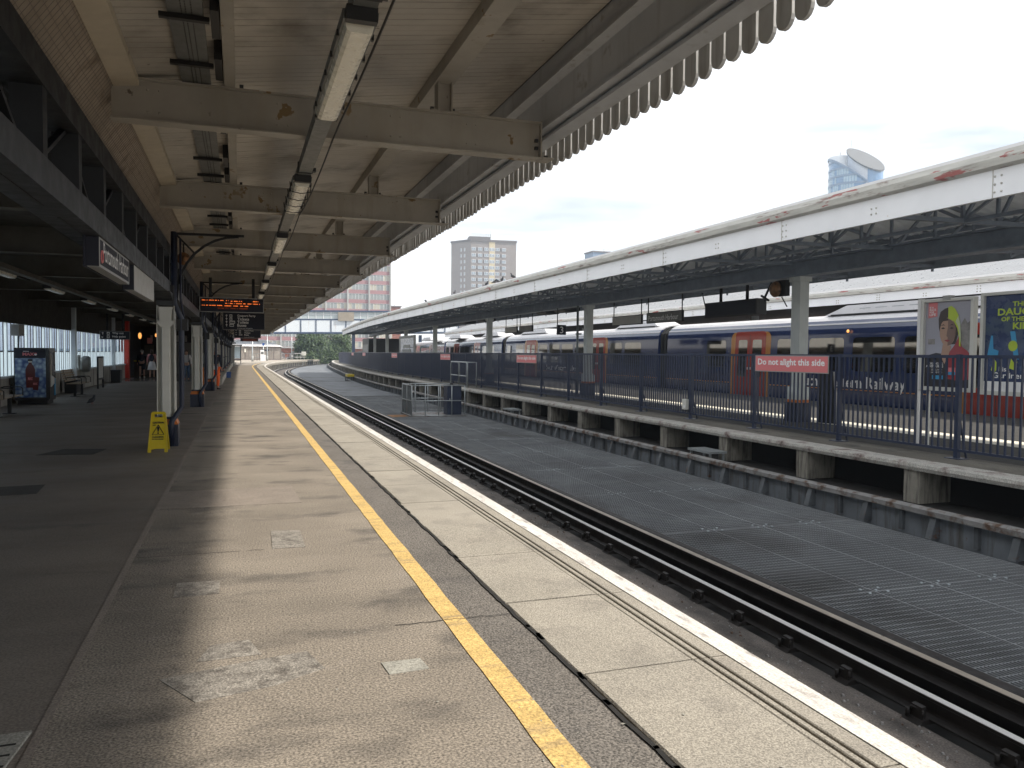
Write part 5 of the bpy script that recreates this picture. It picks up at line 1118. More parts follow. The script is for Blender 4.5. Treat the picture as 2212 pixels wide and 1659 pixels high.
def rows(t, x0, y, lines, zt, dz, h, d, xi, xt, small=None):
    mb = MB(); ic_ = MB()
    for i, (s, w) in enumerate(lines):
        z = zt-dz*i; arrow(mb, x0, y, z, h*1.1, d if isinstance(d, str) else d[i])
        ic_.box(xi, xi+w, y, y+.004, z, z+h*1.05); lettering(s, 'sign_text', t, (xt, y, z), '-y', height=h*1.12, bold=.022)
    mb.build('arrows', 'sign_text', t); ib = ic_.build('pictograms', 'sign_text', t); mb = MB()
    for i, (s, w) in enumerate(lines): z = zt-dz*i; mb.box(xi+.02, xi+w-.02, y-.003, y-.001, z+h*.25, z+h*.75)
    mb.build('pictogram_marks', 'sign_dark', t)
    if small: lettering(small[0], 'sign_text', t, (xt, y, small[1]), '-y', height=small[2])
t = bigsign('direction_sign', 'dark direction sign listing ferry, tickets, toilets and buses behind the departure board', -3.37, -1.50, 39.0, 2.62, 3.50)
rows(t, -3.2, 38.985, (('Gosport Ferry', .12), ('Tickets', .12), ('Toilets', .24), ('Buses', .19)), 3.20, .145, .118, 'up', -3.07, -2.73, ('(Continental Ferryport)', 2.655, .065))
t = bigsign('direction_sign', 'smaller dark direction sign with left arrows below and beyond the ferry sign', -3.0, -1.31, 55.0, 2.50, 3.1)
rows(t, -2.85, 54.985, (('Gosport Ferry', .12), ('Tickets', .12), ('Buses', .2)), 2.93, .13, .085, 'left', -2.68, -2.35, ('(Continental Ferryport)', 2.53, .06))
t = bigsign('departure_board', 'tiny far departure board with dim orange text beyond the direction signs', -2.6, -1.2, 68.0, 2.45, 2.72); mb = MB()
for z in (2.52, 2.60):
    for k in range(12): mb.box(-2.4+.09*k, -2.4+.09*k+.06, 67.985, 67.99, z, z+.03)
mb.build('display_text', 'led_dim', t)
t = bigsign('way_out_sign', 'dark way out and help point sign hanging in the concourse', -8.34, -7.15, 38.0, 2.08, 2.45, 3.6)
rows(t, -8.22, 37.985, (('Way out', .11), ('Help point', .11)), 2.29, .15, .105, ('up', 'down'), -8.06, -7.85)
t = thing('round_mirror', 'round brownish disc high beside the nearest column bracket', 'disc', (-3.65, 16.3, 3.3)); MB().lathe([(0, -.02), (.11, -.02), (.12, .0), (.10, .04), (0, .05)], (-3.60, 16.0, 3.33), 20, axis='y').build('disc', 'brass', t); MB().bar((-3.60, 16.05, 3.33), (-3.60, 16.05, 3.62), .03).build('stem', 'black', t)
# ================================================================== track side things
cg = thing('access_cage', 'grey tubular guard cage with a navy box standing on the grating', 'guard rail', (4.9, 31.4, -.9))
def frame(mb, x0, x1, y0, y1, z0, z1, r=.022, nx=3, ny=2):
    for z in (z0+.02, (z0+z1)/2, z1): mb.tube([(x0, y0, z), (x1, y0, z)], r, 6); mb.tube([(x0, y1, z), (x1, y1, z)], r, 6); mb.tube([(x0, y0, z), (x0, y1, z)], r, 6)
    for i in range(nx+1):
        x = x0+(x1-x0)*i/nx; mb.tube([(x, y0, z0), (x, y0, z1)], r, 6); mb.tube([(x, y1, z0), (x, y1, z1)], r, 6)
    for j in range(1, ny): y = y0+(y1-y0)*j/ny; mb.tube([(x0, y, z0), (x0, y, z1)], r, 6)
mb = MB(); frame(mb, 3.75, 5.9, 30.4, 32.3, -.88, .33, nx=4); mb.build('guard_rails', 'galv', cg)
mb = MB(); z = -.84
while z < .3: mb.box(3.748, 3.752, 30.4, 32.3, z, z+.008); z += .05
y = 30.4
while y < 32.3: mb.box(3.746, 3.754, y, y+.008, -.86, .3); y += .05
mb.build('mesh_panel', 'galv_dark', cg)
MB().box(3.7, 5.95, 30.3, 32.4, -.893, -.86).build('base_frame', 'ledge', cg)
t = thing('equipment_box', 'tall dark navy cabinet inside the guard cage', 'cabinet', (5.5, 30.8, -.86)); MB().box(5.22, 5.80, 30.55, 31.15, -.858, .31).build('box_body', 'navy', t); MB().box(5.20, 5.82, 30.53, 31.17, .31, .335).build('lid', 'navy_base', t); MB().box(5.30, 5.34, 30.54, 30.55, -.3, -.2).build('handle', 'galv', t); MB().lathe([(0, .1), (.06, .09), (.08, 0)], (5.45, 30.8, .335), 8).build('cap', 'black', t)
lg = thing('ladder_hoop', 'grey tubular ladder gate on the island platform edge behind the cage', 'ladder', (7.4, 37, 0)); mb = MB()
for y0_ in (35.4, 36.9):
    y1_ = y0_+1.5; mb.tube([(7.4, y0_, .01), (7.4, y0_, 1.10), (7.4, y0_+.1, 1.2), (7.4, y1_-.1, 1.2), (7.4, y1_, 1.10), (7.4, y1_, .01)], .03, 8); mb.tube([(7.4, y0_, .55), (7.4, y1_, .55)], .026, 8)
    mb.tube([(7.85, y0_, .01), (7.85, y0_, 1.2), (7.4, y0_, 1.2)], .026, 8)
mb.tube([(7.4, 38.4, 1.2), (7.85, 38.4, 1.2), (7.85, 38.4, .01)], .026, 8); mb.build('tubes', 'galv', lg)
for i, y in enumerate((14.5, 27.3)):
    t = thing('step_frame', ('small grey metal step on the ledge under the nearer slabs', 'small grey metal step on the ledge close to the guard cage')[i], 'step', (6.85, y, -.6), 'metal steps on the ledge of the island wall')
    MB().box(6.62, 7.05, y-.42, y+.42, -.445, -.40).build('tread', 'galv', t)
    for dx, dy in ((6.66, -.38), (6.66, .34), (6.98, -.38), (6.98, .34)): MB().box(dx, dx+.04, y+dy, y+dy+.04, -.60, -.445).build('leg', 'galv', t)
yb = thing('track_box', 'small yellow box on black stand by the far island wall', 'box', (6.7, 71, -.9)); MB().box(6.3, 6.9, 70.2, 71.6, -.52, -.30).build('box_body', 'yellow_plastic', yb); mb = MB()
for dx, dy in ((6.35, 70.3), (6.85, 70.3), (6.35, 71.5), (6.85, 71.5)): mb.box(dx-.03, dx+.03, dy-.03, dy+.03, -.89, -.52)
mb.tube([(6.4, 70.3, -.5), (6.1, 70.1, -.6), (6.1, 70.0, -.85), (6.5, 69.9, -.87)], .03, 6); mb.build('stand', 'black', yb)
# planter, box, bikes, cabinets
pl = thing('planter', 'long low white concrete planter on the column line', 'planter', (-3.5, 70, 0))
MB().sweep([(-3.98, 0.003), (-4.02, .34), (-3.94, .36), (-3.90, .30), (-3.52, .30), (-3.48, .36), (-3.40, .34), (-3.44, 0.003)], path(0, 39.8, 100, off1, 4)).build('planter_wall', 'wall_white', pl)
bb = thing('blue_crate', 'small bright blue box against the planter', 'crate', (-3.28, 51.2, 0)); MB().prism([(-3.40, 0.003), (-3.16, 0.003), (-3.14, .33), (-3.42, .33)], 51, 51.4).build('crate_body', 'blue_box', bb); MB().box(-3.43, -3.13, 50.98, 51.42, .33, .36).build('rim', 'blue_box', bb); MB().tube([(-3.3, 51.2, .36), (-3.35, 51.3, .7), (-3.45, 51.4, .95)], .015, 6).build('handle', 'galv_dark', bb)
def bike(x, y, label):
    t = thing('bicycle', label, 'bicycle', (x, y, 0.36), 'bicycles parked along the planter'); z = .36+.34
    for dy in (-.52, .52):
        w = MB().tube([(x, y+dy+.32*cos(a*pi/8), z+.32*sin(a*pi/8)) for a in range(17)], .02, 6).build('wheel', 'rubber', t)
        sp = MB()
        for a in range(6): sp.bar((x, y+dy, z), (x, y+dy+.31*cos(a*pi/3), z+.31*sin(a*pi/3)), .006)
        sp.build('spokes', 'galv', w)
    f = MB(); f.tube([(x, y+.52, z), (x, y+.15, z-.03), (x, y+.28, z+.42), (x, y+.52, z)], .016, 6); f.tube([(x, y+.15, z-.03), (x, y-.32, z+.38), (x, y+.26, z+.38)], .018, 6); f.tube([(x, y-.52, z), (x, y-.32, z+.46)], .016, 6); f.build('frame', 'navy', t)
    MB().tube([(x-.27, y-.22, z+.50), (x-.1, y-.34, z+.56), (x, y-.32, z+.46), (x+.1, y-.34, z+.56), (x+.27, y-.22, z+.50)], .014, 6).build('handlebar', 'black', t)
    MB().prism([(y+.16, z+.48), (y+.42, z+.46), (y+.42, z+.51), (y+.16, z+.52)], x-.06, x+.06, axis='x').build('saddle', 'black', t)
bike(-3.72, 58.5, 'dark bicycle nearest us above the planter'); bike(-3.70, 61.5, 'dark bicycle farther along the planter')
for (x, y, w, h, lab, m, zb) in ((-3.95, 36.1, .16, .45, 'pale grey box fixed behind the third cream column', 'cabinet', 1.08), (-3.42, 91.5, .22, 2.3, 'tall grey cabinet at the far end of the planter', 'cabinet', 0.003), (-4.0, 57.0, .14, .5, 'small grey box on a distant column', 'cabinet', 1.2), (-4.0, 76.0, .18, 1.6, 'grey cabinet among the distant columns', 'cabinet', .36)):
    t = thing('grey_cabinet', lab, 'cabinet', (x, y, zb)); MB().box(x-w, x+w, y-.2, y+.2, zb, zb+h).build('cabinet_body', m, t); MB().box(x-w+.02, x+w-.02, y-.215, y-.2, zb+.04, zb+h-.04).build('door', m, t)
# shelter at canopy end
sh = thing('waiting_shelter', 'small glazed waiting shelter at the end of the near canopy', 'shelter', (-3.0, 115, 0)); x0, x1 = -4.6, -2.55
mb = MB()
for x in (x0, (x0+x1)/2, x1):
    for y in (113, 117): mb.box(x-.05, x+.05, y-.05, y+.05, 0, 2.4)
mb.box(x0, x1, 112.9, 113.0, .45, .55); mb.box(x0-.2, x1+.2, 112.7, 117.3, 2.4, 2.55); mb.build('frame', 'dark_steel', sh); MB().box(x0, x1, 112.98, 113.0, .7, 2.3).build('pane', 'glass_frost', sh); MB().box(x0+.3, x1-.1, 113.4, 113.9, .4, .5).build('seat', 'black', sh)
# ================================================================== far platform end
def lamp_post(x, y, h, label):
    t = thing('lamp_post', label, 'lamp post', (x, y, 0), 'lamp posts at the far platform end'); z0 = 0.02
    MB().tube([(x, y, z0), (x, y, z0+1.2), (x, y, h)], [.13, .09, .055], 8).build('post', 'galv', t); MB().tube([(x, y, z0), (x, y, z0+.9)], .16, 8).build('post_base', 'cabinet', t)
    MB().prism([(x-.1, h), (x+.7, h+.1), (x+.7, h+.18), (x-.1, h+.12)], y-.1, y+.1).build('lamp_head', 'cabinet', t)
lamp_post(-.73, 136, 4.6, 'slim grey lamp post left of the white cabinet at the far platform end'); lamp_post(1.95, 147.5, 5.2, 'grey lamp post right of the white cabinet at the far platform end'); lamp_post(8.0, 178, 6.4, 'tallest lamp post, beside the white car at the far platform end')
t = thing('ticket_machine', 'tall white cabinet at the far platform end before the timber shed', 'cabinet', (1.1, 145, 0)); MB().box(.72, 1.35, 144.8, 145.4, .02, 1.95).build('cabinet_body', 'white', t); MB().box(1.35, 1.6, 144.8, 145.4, .02, 1.1).build('side_unit', 'white', t); MB().box(.8, 1.27, 144.79, 144.8, 1.2, 1.6).build('screen', 'sign_grey', t)
t = thing('barrier_rail', 'thin low barrier rail beside the far white cabinet', 'barrier', (.2, 142, 0)); mb = MB()
for x in (-.4, .1, .6): mb.tube([(x, 142, .02), (x, 142, 1.3)], .03, 6)
for z in (.65, 1.3): mb.tube([(-.4, 142, z), (.6, 142, z)], .03, 6)
mb.build('rails', 'galv_dark', t)
t = thing('signpost', 'small signpost with blue roundel and dark nameplate at the far platform end', 'sign', (1.35, 150, 0)); MB().tube([(1.35, 150, .02), (1.35, 150, 3.0)], .06, 8).build('post', 'galv', t); MB().box(1.15, 1.55, 149.9, 149.93, 2.75, 3.2).build('blue_sign', 'blue_box', t); MB().box(1.1, 2.3, 149.9, 149.93, 1.75, 2.05).build('name_plate', 'sign_dark', t)
t = thing('timber_shed', 'weathered timber clad shed with a low white roof at the far platform end', 'shed', (0, 168, 0))
x0, x1, ya, yb_ = -4.4, 5.2, 164.9, 174
MB().box(x0, x1, ya, yb_, .02, 2.62).build('wall', 'fence_board', t); mb = MB()
for i in range(8): x = x0+.02+(x1-x0-.1)*i/7; mb.box(x-.05, x+.05, ya-.05, ya, .02, 2.6)
mb.box(x0, x1, ya-.06, ya, 2.5, 2.66); mb.box(x0, x1, ya-.06, ya, .02, .2); mb.build('battens', 'brown_frame', t)
MB().add([(x0-.3, ya-.3, 2.68), (x1+.3, ya-.3, 2.68), (x1+.3, yb_+.3, 2.68), (x0-.3, yb_+.3, 2.68), (x0+1.2, ya+4, 4.1), (x1-3.2, ya+4, 4.1)], [(0,1,5,4), (1,2,5), (2,3,4,5), (3,0,4), (3, 2, 1, 0)]).build('roof', 'roof_white', t)
MB().box(-1.85, -1.55, ya-.09, ya-.06, 1.5, 2.2).build('notice', 'sun_strip_and_notice', t)
t = thing('platform_railing', 'pale metal railing along the far platform end by the car park', 'railing', (9, 170, 0)); mb = MB(); pts = [(5.3, 166), (8, 172), (11.5, 180), (15, 186), (18.5, 190)]
for (a, b), (c, d) in zip(pts, pts[1:]):
    for z in (.55, 1.35): mb.bar((a, b, z), (c, d, z), .08, .10)
    for k in range(4): f = k/4; mb.box(a+(c-a)*f-.04, a+(c-a)*f+.04, b+(d-b)*f-.04, b+(d-b)*f+.04, -1.2, 1.35)
mb.build('rails', 'conc_pale', t); MB().box(10.0, 11.0, 177.5, 177.55, .9, 1.75).build('notice', 'offwhite', t)
def car(x, y, label):
    t = thing('parked_car', label, 'car', (x, y, -.9)); z = -.55
    MB().prism([(x-2.1, z+.0), (x+2.1, z), (x+2.15, z+.35), (x+1.3, z+.55), (x+.75, z+.98), (x-.9, z+.98), (x-1.5, z+.55), (x-2.15, z+.4)], y-.8, y+.8).build('body', 'car_white', t)
    MB().prism([(x+1.1, z+.56), (x+.7, z+.92), (x-.82, z+.92), (x-1.3, z+.56)], y-.81, y+.81).build('window', 'train_glass', t)
    for dx in (-1.3, 1.3): MB().lathe([(0, -.85), (.32, -.85), (.32, .85), (0, .85)], (x+dx, y, z-.02), 12, axis='y').build('wheel', 'rubber', t)
car(8.6, 187, 'white parked car beyond the far platform railing, left one'); car(12.6, 189, 'white parked car beyond the far platform railing, right one')
# footbridge -------------------------------------------------------
fb = thing('footbridge', 'glazed white and blue covered footbridge crossing beyond the platforms', 'footbridge', (14, 167, 5)); y0_, y1_ = 165, 169; bx0, bx1 = -12, 42
def bz(x, z): return z+(x-5)*.018
def slabx(z0, z1, d0, d1, name, m, xa=bx0, xb=bx1):
    return MB().add([(xa, d0, bz(xa, z0)), (xb, d0, bz(xb, z0)), (xb, d1, bz(xb, z0)), (xa, d1, bz(xa, z0)), (xa, d0, bz(xa, z1)), (xb, d0, bz(xb, z1)), (xb, d1, bz(xb, z1)), (xa, d1, bz(xa, z1))], [(0,3,2,1), (4,5,6,7), (0,1,5,4), (1,2,6,5), (2,3,7,6), (3,0,4,7)]).build(name, m, fb)
slabx(5.30, 5.62, y0_-.1, y1_+.1, 'bottom_beam', 'bridge_blue'); slabx(9.75, 10.05, y0_-.3, y1_+.3, 'roof', 'bridge_blue'); slabx(5.62, 8.05, y0_, y1_, 'lower_panels', 'bridge_white'); slabx(8.05, 8.30, y0_-.05, y1_+.05, 'mid_beam', 'bridge_blue'); slabx(8.30, 9.75, y0_+.05, y1_-.05, 'glazing', 'bridge_glass')
slabx(7.9, 9.7, y0_-.35, y0_-.05, 'plywood_panel', 'bridge_ply', 16.4, 19.6)
mb = MB()
for i in range(19): x = bx0+3*i; MB().box(x-.10, x+.10, y0_-.08, y0_, bz(x, 5.6), bz(x, 8.1)).build('panel_post', 'bridge_blue', fb)
for i in range(37): x = bx0+1.5*i; mb.box(x-.05, x+.05, y0_-.02, y0_+.05, bz(x, 8.3), bz(x, 9.75))
mb.box(bx0, bx1, y0_-.02, y0_+.05, 9.35, 9.42); mb.build('glazing_bars', 'white', fb); mb = MB()
for x in (-6, 19.8, 34): MB().box(x-.3, x+.3, 166.5, 167.1, -1.3, 5.5).build('support', 'bridge_blue', fb)
# pink panelled tower block -----------------------------------------
pk = thing('office_block', 'tall pale block with pink spandrel bands behind the footbridge', 'building', (24, 245, -1.3))
px0, px1, py, fh = 8.2, 39.0, 230, 2.77
base = MB(); base.box(px0, px1, py+.5, py+24, -1.3, 46); base.box(px0-30, px0, py+.5, py+24, -1.3, 12); base.build('frame', 'conc_pale', pk)
mp_, mw = MB(), MB(); random.seed(5); bays = []; z = 3.05
while z < 30:
    xa = px0-30 if z < 9 else px0
    mp_.box(xa, px1, py+.3, py+.5, z-.95, z+.12)
    mw.box(xa, px1, py+.36, py+.5, z+fh-1.05, z+fh-.95)
    if z < 9 or z > 11: bays.append((xa, z))
    z += fh
for xa, z in bays:
    xb = xa
    while xb < px1-3:
        if z < 9 and xb < -6: xb += 6.16; continue
        g, c_, f_ = MB(), MB(), MB()
        for i in range(6):
            x = xb+.25+i*.96
            (g if random.random() < .75 else c_).box(x+.05, x+.90, py+.42, py+.46, z+.12, z+fh-1.06)
            f_.box(x-.03, x+.04, py+.36, py+.5, z+.12, z+fh-1.05)
        if not g.v: g.box(xb+.3, xb+1.1, py+.42, py+.46, z+.12, z+fh-1.06)
        w_ = g.build('window', 'pane_grey', pk); f_.build('window_frame', 'white', w_)
        if c_.v: c_.build('curtain', 'pane_yellow', w_)
        xb += 6.16
mp_.build('pink_bands', 'pink_panel', pk); mw.build('cills', 'white', pk)
x = px0
while x <= px1+.1: MB().box(x-.22, x+.22, py-.05, py+.3, -1.3, 46).build('pier', 'conc_pale', pk); x += 6.15
for i in range(10):
    mb = MB(); x = px0-28+6.0*i
    pr = [(x, -1.2), (x+5, -1.2), (x+5, .6)]+[(x+2.5+2.5*cos(radians(a)), .6+1.6*sin(radians(a))) for a in range(15, 180, 15)]+[(x, .6)]
    mb.prism(pr, py-1.5, py-1.35); mb.build('arch', 'brown_frame', pk)
MB().box(px0-30, px1, py-1.35, py, -1.3, 2.7).build('brick_base', 'brick', pk); MB().box(px0-30, px1, py-2, py, 2.7, 3.1).build('canopy_slab', 'conc_pale', pk)
# brown tower --------------------------------------------------------
tw = thing('tower_block', 'tall brown residential tower with rows of white windows', 'building', (105, 355, 0))
cx_, cy_ = 97.2, 348.0; rx, ry = 21.1*cos(radians(-8)), 21.1*sin(radians(-8))
A = Vector((97.1, 348.0)); B = Vector((118.2, 345.5)); Cc = Vector((90.6, 358.5)); D = B+(Cc-A)
zt = 53.6; zb = -1.3
mb = MB(); mb.add([(p.x, p.y, zb) for p in (A, B, D, Cc)]+[(p.x, p.y, zt) for p in (A, B, D, Cc)], [(0,1,5,4), (1,2,6,5), (2,3,7,6), (3,0,4,7), (4,5,6,7)]); mb.build('wall', 'tower_wall', tw)
uf = (B-A).normalized(); nf = Vector((uf.y, -uf.x)); ul = (A-Cc).normalized(); nl = Vector((ul.y, -ul.x))
if nf.y > 0: nf = -nf
if nl.x > 0: nl = -nl
def onf(mb, O, u, n, a, b, z0, z1, d0, d1):
    P = [O+u*a+n*d0, O+u*b+n*d0, O+u*b+n*d1, O+u*a+n*d1]
    mb.add([(p.x, p.y, z0) for p in P]+[(p.x, p.y, z1) for p in P], [(0,1,5,4), (1,2,6,5), (2,3,7,6), (3,0,4,7), (4,5,6,7), (3,2,1,0)])
WID = (B-A).length
crm, lid = MB(), MB(); z = 50.0; fl = 2.78
def winf(a, w, z, O=A, u=uf, n=nf):
    wf, wp = MB(), MB()
    onf(wf, O, u, n, a, a+w, z, z+1.45, .02, .12); onf(wp, O, u, n, a+.12, a+w*.5-.05, z+.45, z+1.33, .12, .14); onf(wp, O, u, n, a+w*.5+.05, a+w-.12, z+.45, z+1.33, .12, .14); onf(wp, O, u, n, a+.12, a+w-.12, z+.1, z+.36, .12, .14)
    f_ = wf.build('window', 'white', tw); wp.build('pane', 'pane_sky', f_)
while z > 22:
    zz = z-1.2
    for a in (.35, 3.35, 6.25): winf(a, 1.95, zz)
    for a in (11.5, 14.5): winf(a, 1.85, zz)
    for a0, a1 in ((2.35, 3.25), (5.35, 6.2), (13.4, 14.45)): dk = MB(); onf(dk, A, uf, nf, a0, a1, zz, zz+1.45, .02, .05); dk.build('dark_panel', 'tower_dark', tw)
    sf, sp = MB(), MB()
    for a in (8.65, 9.45, 10.25): onf(sf, A, uf, nf, a, a+.75, zz-.05, zz+1.5, .10, .16); onf(sp, A, uf, nf, a+.12, a+.63, zz+.1, zz+1.35, .16, .18)
    sw = sf.build('stair_window', 'white', tw); sp.build('pane', 'pane_sky', sw)
    for a in (6.0, 8.2): winf(a, .7, zz-.1, Cc, ul, nl)
    z -= fl
onf(crm, A, uf, nf, 8.5, 11.2, 3, 53, .04, .10)
onf(lid, A, uf, nf, -.3, WID+.3, 53.0, 53.9, -.5, .3); onf(lid, Cc, ul, nl, -.3, (A-Cc).length+.3, 53.0, 53.9, -.5, .3)
crm.build('stair_strip', 'tower_cream', tw); lid.build('parapet', 'tower_dark', tw)
mb = MB(); onf(mb, A, uf, nf, -.5, 9.3, 53.9, 55.4, -7, -1); mb.build('plant_room', 'tower_dark', tw); mb = MB()
for a in range(0, 10): P = A+uf*(a+.2)-nf*1.2; mb.box(P.x-.05, P.x+.05, P.y-.05, P.y+.05, 55.4, 56.6)
P, Q = A+uf*.2-nf*1.2, A+uf*9.2-nf*1.2; mb.bar((P.x, P.y, 56.6), (Q.x, Q.y, 56.6), .1); mb.bar((P.x, P.y, 56.0), (Q.x, Q.y, 56.0), .08); P = A+uf*9.5-nf*2; mb.box(P.x-.06, P.x+.06, P.y-.06, P.y+.06, 55, 58.4); mb.build('roof_rails', 'conc_pale', tw)
# glass tower --------------------------------------------------------
gt = thing('glass_tower', 'blue glass tower with two sloping curved tops above the island roof', 'building', (222, 262, 0))
def slicecyl(mb, cx, cy, R, ztop, z0, a0, a1, n=24, ry=None):
    ry = ry or R; vs = []
    for i in range(n+1):
        a = radians(a0+(a1-a0)*i/n); x, y = cx+R*cos(a), cy+ry*sin(a); vs += [(x, y, z0), (x, y, ztop(x, y))]
    return mb.add(vs, [(2*i, 2*i+2, 2*i+3, 2*i+1) for i in range(n)], False)
c1 = (233.0, 259.3); R1 = 9.8
# view direction roughly from (-2.6,0): left of view is towards (-.76,.65)
lv = Vector((-.755, .656)); 
def top1(x, y): s = (x-c1[0])*(-lv.x)+(y-c1[1])*(-lv.y); return 74.5-s*.75
slicecyl(MB(), *c1, R1, top1, 20, 0, 360, 40).build('glass_drum', 'tower_glass', gt)
mb = MB(); random.seed(9)
for i in range(60):
    a0 = i*6
    for f in range(12):
        z0_ = 40+f*3.1
        x, y = c1[0]+R1*cos(radians(a0+2.5)), c1[1]+R1*sin(radians(a0+2.5))
        if z0_+2.2 < top1(x, y) and random.random() < .6: slicecyl(mb, *c1, R1+.06, lambda x, y, zz=z0_+2.3: zz, z0_, a0, a0+5, 2)
mb.build('glass_panes', 'tower_glass_lt', gt)
mb = MB()
for f in range(14):
    z0_ = 39.2+f*3.1
    for i in range(40):
        x, y = c1[0]+R1*cos(radians(i*9+4.5)), c1[1]+R1*sin(radians(i*9+4.5))
        if z0_+.8 < top1(x, y): slicecyl(mb, *c1, R1+.15, lambda x, y, zz=z0_+.75: zz, z0_, i*9, i*9+9, 2)
mb.build('floor_bands', 'tower_band', gt)
vs = [(c1[0]+(R1+.5)*cos(radians(i*9)), c1[1]+(R1+.5)*sin(radians(i*9))) for i in range(40)]
mb = MB(); mb.add([(x, y, top1(x, y)+.1) for x, y in vs]+[(x, y, top1(x, y)-.7) for x, y in vs], [tuple(range(40))]+[(i, (i+1) % 40, 40+(i+1) % 40, 40+i) for i in range(40)]); mb.build('sloping_roof', 'tower_band', gt)
c2_ = (234.3, 255.0); R2_ = 6.6
def top2(x, y): s = (x-c2_[0])*(-lv.x)+(y-c2_[1])*(-lv.y); v_ = (x-c2_[0])*(-lv.y)*-1+0; d_ = -(x-c2_[0])*.676-(y-c2_[1])*.737; return 80.9-s*.56-d_*.62
slicecyl(MB(), *c2_, R2_, top2, 50, 0, 360, 40, ).build('upper_drum', 'tower_metal', gt)
dirv = atan2(-c2_[1], -2.6-c2_[0])*180/pi
slicecyl(MB(), *c2_, R2_+.1, lambda x, y: top2(x, y)-.4, 55, dirv+8, dirv+86, 16).build('upper_glass', 'tower_glass', gt)
vs = [(c2_[0]+(R2_+.5)*cos(radians(i*9)), c2_[1]+(R2_+.5)*sin(radians(i*9))) for i in range(40)]
mb = MB(); mb.add([(x, y, top2(x, y)+.1) for x, y in vs]+[(x, y, top2(x, y)-.5) for x, y in vs], [tuple(range(40))]+[(i, (i+1) % 40, 40+(i+1) % 40, 40+i) for i in range(40)]); mb.build('upper_roof', 'tower_roof_shade', gt)
c3_ = (230.2, 264.5)
mb = MB(); slicecyl(mb, *c3_, 4.4, lambda x, y: 83.2, 60, 0, 360, 30); mb.add([(c3_[0]+4.4*cos(radians(i*12)), c3_[1]+4.4*sin(radians(i*12)), 83.2) for i in range(30)], [tuple(range(30))]); mb.build('plant_drum', 'white', gt)
mb = MB(); mb.box(230.1, 230.3, 264.4, 264.6, 83.2, 85.5); mb.box(229.8, 229.9, 258, 258.1, 85, 89); mb.build('mast', 'conc_pale', gt)
for (x, y, z0_, z1_, w, lab, m) in ((53.5, 300, 0, 19.2, 4.2, 'small brick stair tower peeking over the island roof beside the pink block', 'brick'), (142, 300, 0, 44.3, 12, 'flat grey roof block peeking over the island canopy right of the brown tower', 'tower_band')):
    t = thing('distant_building', lab, 'building', (x, y, 0)); MB().box(x-w/2, x+w/2, y, y+8, -1.3, z1_).build('wall', m, t); MB().box(x-w/2-.3, x+w/2+.3, y-.3, y+8.3, z1_, z1_+.5).build('parapet', 'tower_dark', t); MB().box(x-.06, x+.06, y+2, y+2.1, z1_+.5, z1_+2).build('mast', 'conc_pale', t)
# trees ---------------------------------------------------------------
def tree(x, y, h, rx, label, seed, n=9000):
    random.seed(seed); t = thing('tree', label, 'tree', (x, y, -1.3), 'trees beyond the footbridge')
    mb = MB(); mb.tube([(x, y, -1.3), (x+.1, y, h*.3), (x-.1, y, h*.6)], [.35, .25, .12], 8)
    cl_ = []
    for i in range(46):
        a = random.uniform(0, 2*pi); r = rx*sqrt(random.random())*.85; zz = random.uniform(-.6, h*.9); f = 1-abs((zz-h*.4)/(h*.75))**2*.75; cx, cy2 = x+r*f*cos(a), y+r*f*sin(a)*.7
        cl_.append((cx, cy2, zz, random.uniform(.9, 1.7))); mb.tube([(x, y, max(.2, zz*.5)), (cx, cy2, zz)], [.09, .03], 5)
    mb.build('trunk', 'bark', t); vs = []; fs = []
    for k in range(n):
        c = random.choice(cl_); d = Vector((random.gauss(0, 1), random.gauss(0, 1), random.gauss(0, 1))).normalized()*c[3]*random.uniform(.55, 1.1); p = Vector(c[:3])+d*Vector((1, 1, .8)).length/1.6
        u = Vector((random.gauss(0, 1), random.gauss(0, 1), random.gauss(0, 1))).normalized(); v_ = u.orthogonal().normalized(); s = random.uniform(.14, .30); m_ = len(vs)
        vs += [p-u*s, p+v_*s*.6, p+u*s, p-v_*s*.6]; fs.append((m_, m_+1, m_+2, m_+3))
    MB().add(vs, fs).build('crown', 'leaf', t)
tree(12.0, 181, 6.2, 3.2, 'green tree left in the clump beyond the footbridge', 11); tree(15.4, 184, 7.4, 4.0, 'taller green tree in the middle of the clump under the footbridge', 12); tree(19.2, 186, 6.0, 3.2, 'low green tree right in the clump, cut by the island canopy', 13)
# ================================================================== birds
def pigeon(x, y, z, a, s, label, head=0.0, group='pigeons on the island canopy roof'):
    t = thing('pigeon', label, 'pigeon', (x, y, z), group); c, sn = cos(a), sin(a)
    def P(f, h, l=0): return (x+(f*c-l*sn)*s, y+(f*sn+l*c)*s, z+h*s)
    body = MB().tube([P(-.19, .05), P(-.12, .075), P(-.06, .10), P(.02, .13), P(.08, .165), P(.10, .21+head), P(.115, .245+head), P(.135, .25+head), P(.155, .243+head)], [.012*s, .03*s, .055*s, .07*s, .055*s, .032*s, .034*s, .024*s, .006*s], 10)
    b = body.build('body', 'pigeon', t); mb = MB()
    for l in (-.025, .025): mb.tube([P(.02, .08, l), P(.02, .0, l), P(.045, 0.0, l)], .006*s, 5)
    mb.build('legs', 'train_red', b)
    w = MB()
    for l in (-1, 1): w.add([P(.07, .17, l*.05), P(-.02, .17, l*.062), P(-.16, .075, l*.03), P(-.05, .10, l*.066), P(.04, .12, l*.07)], [(0, 1, 2, 3, 4)])
    w.build('wings', 'black', b)
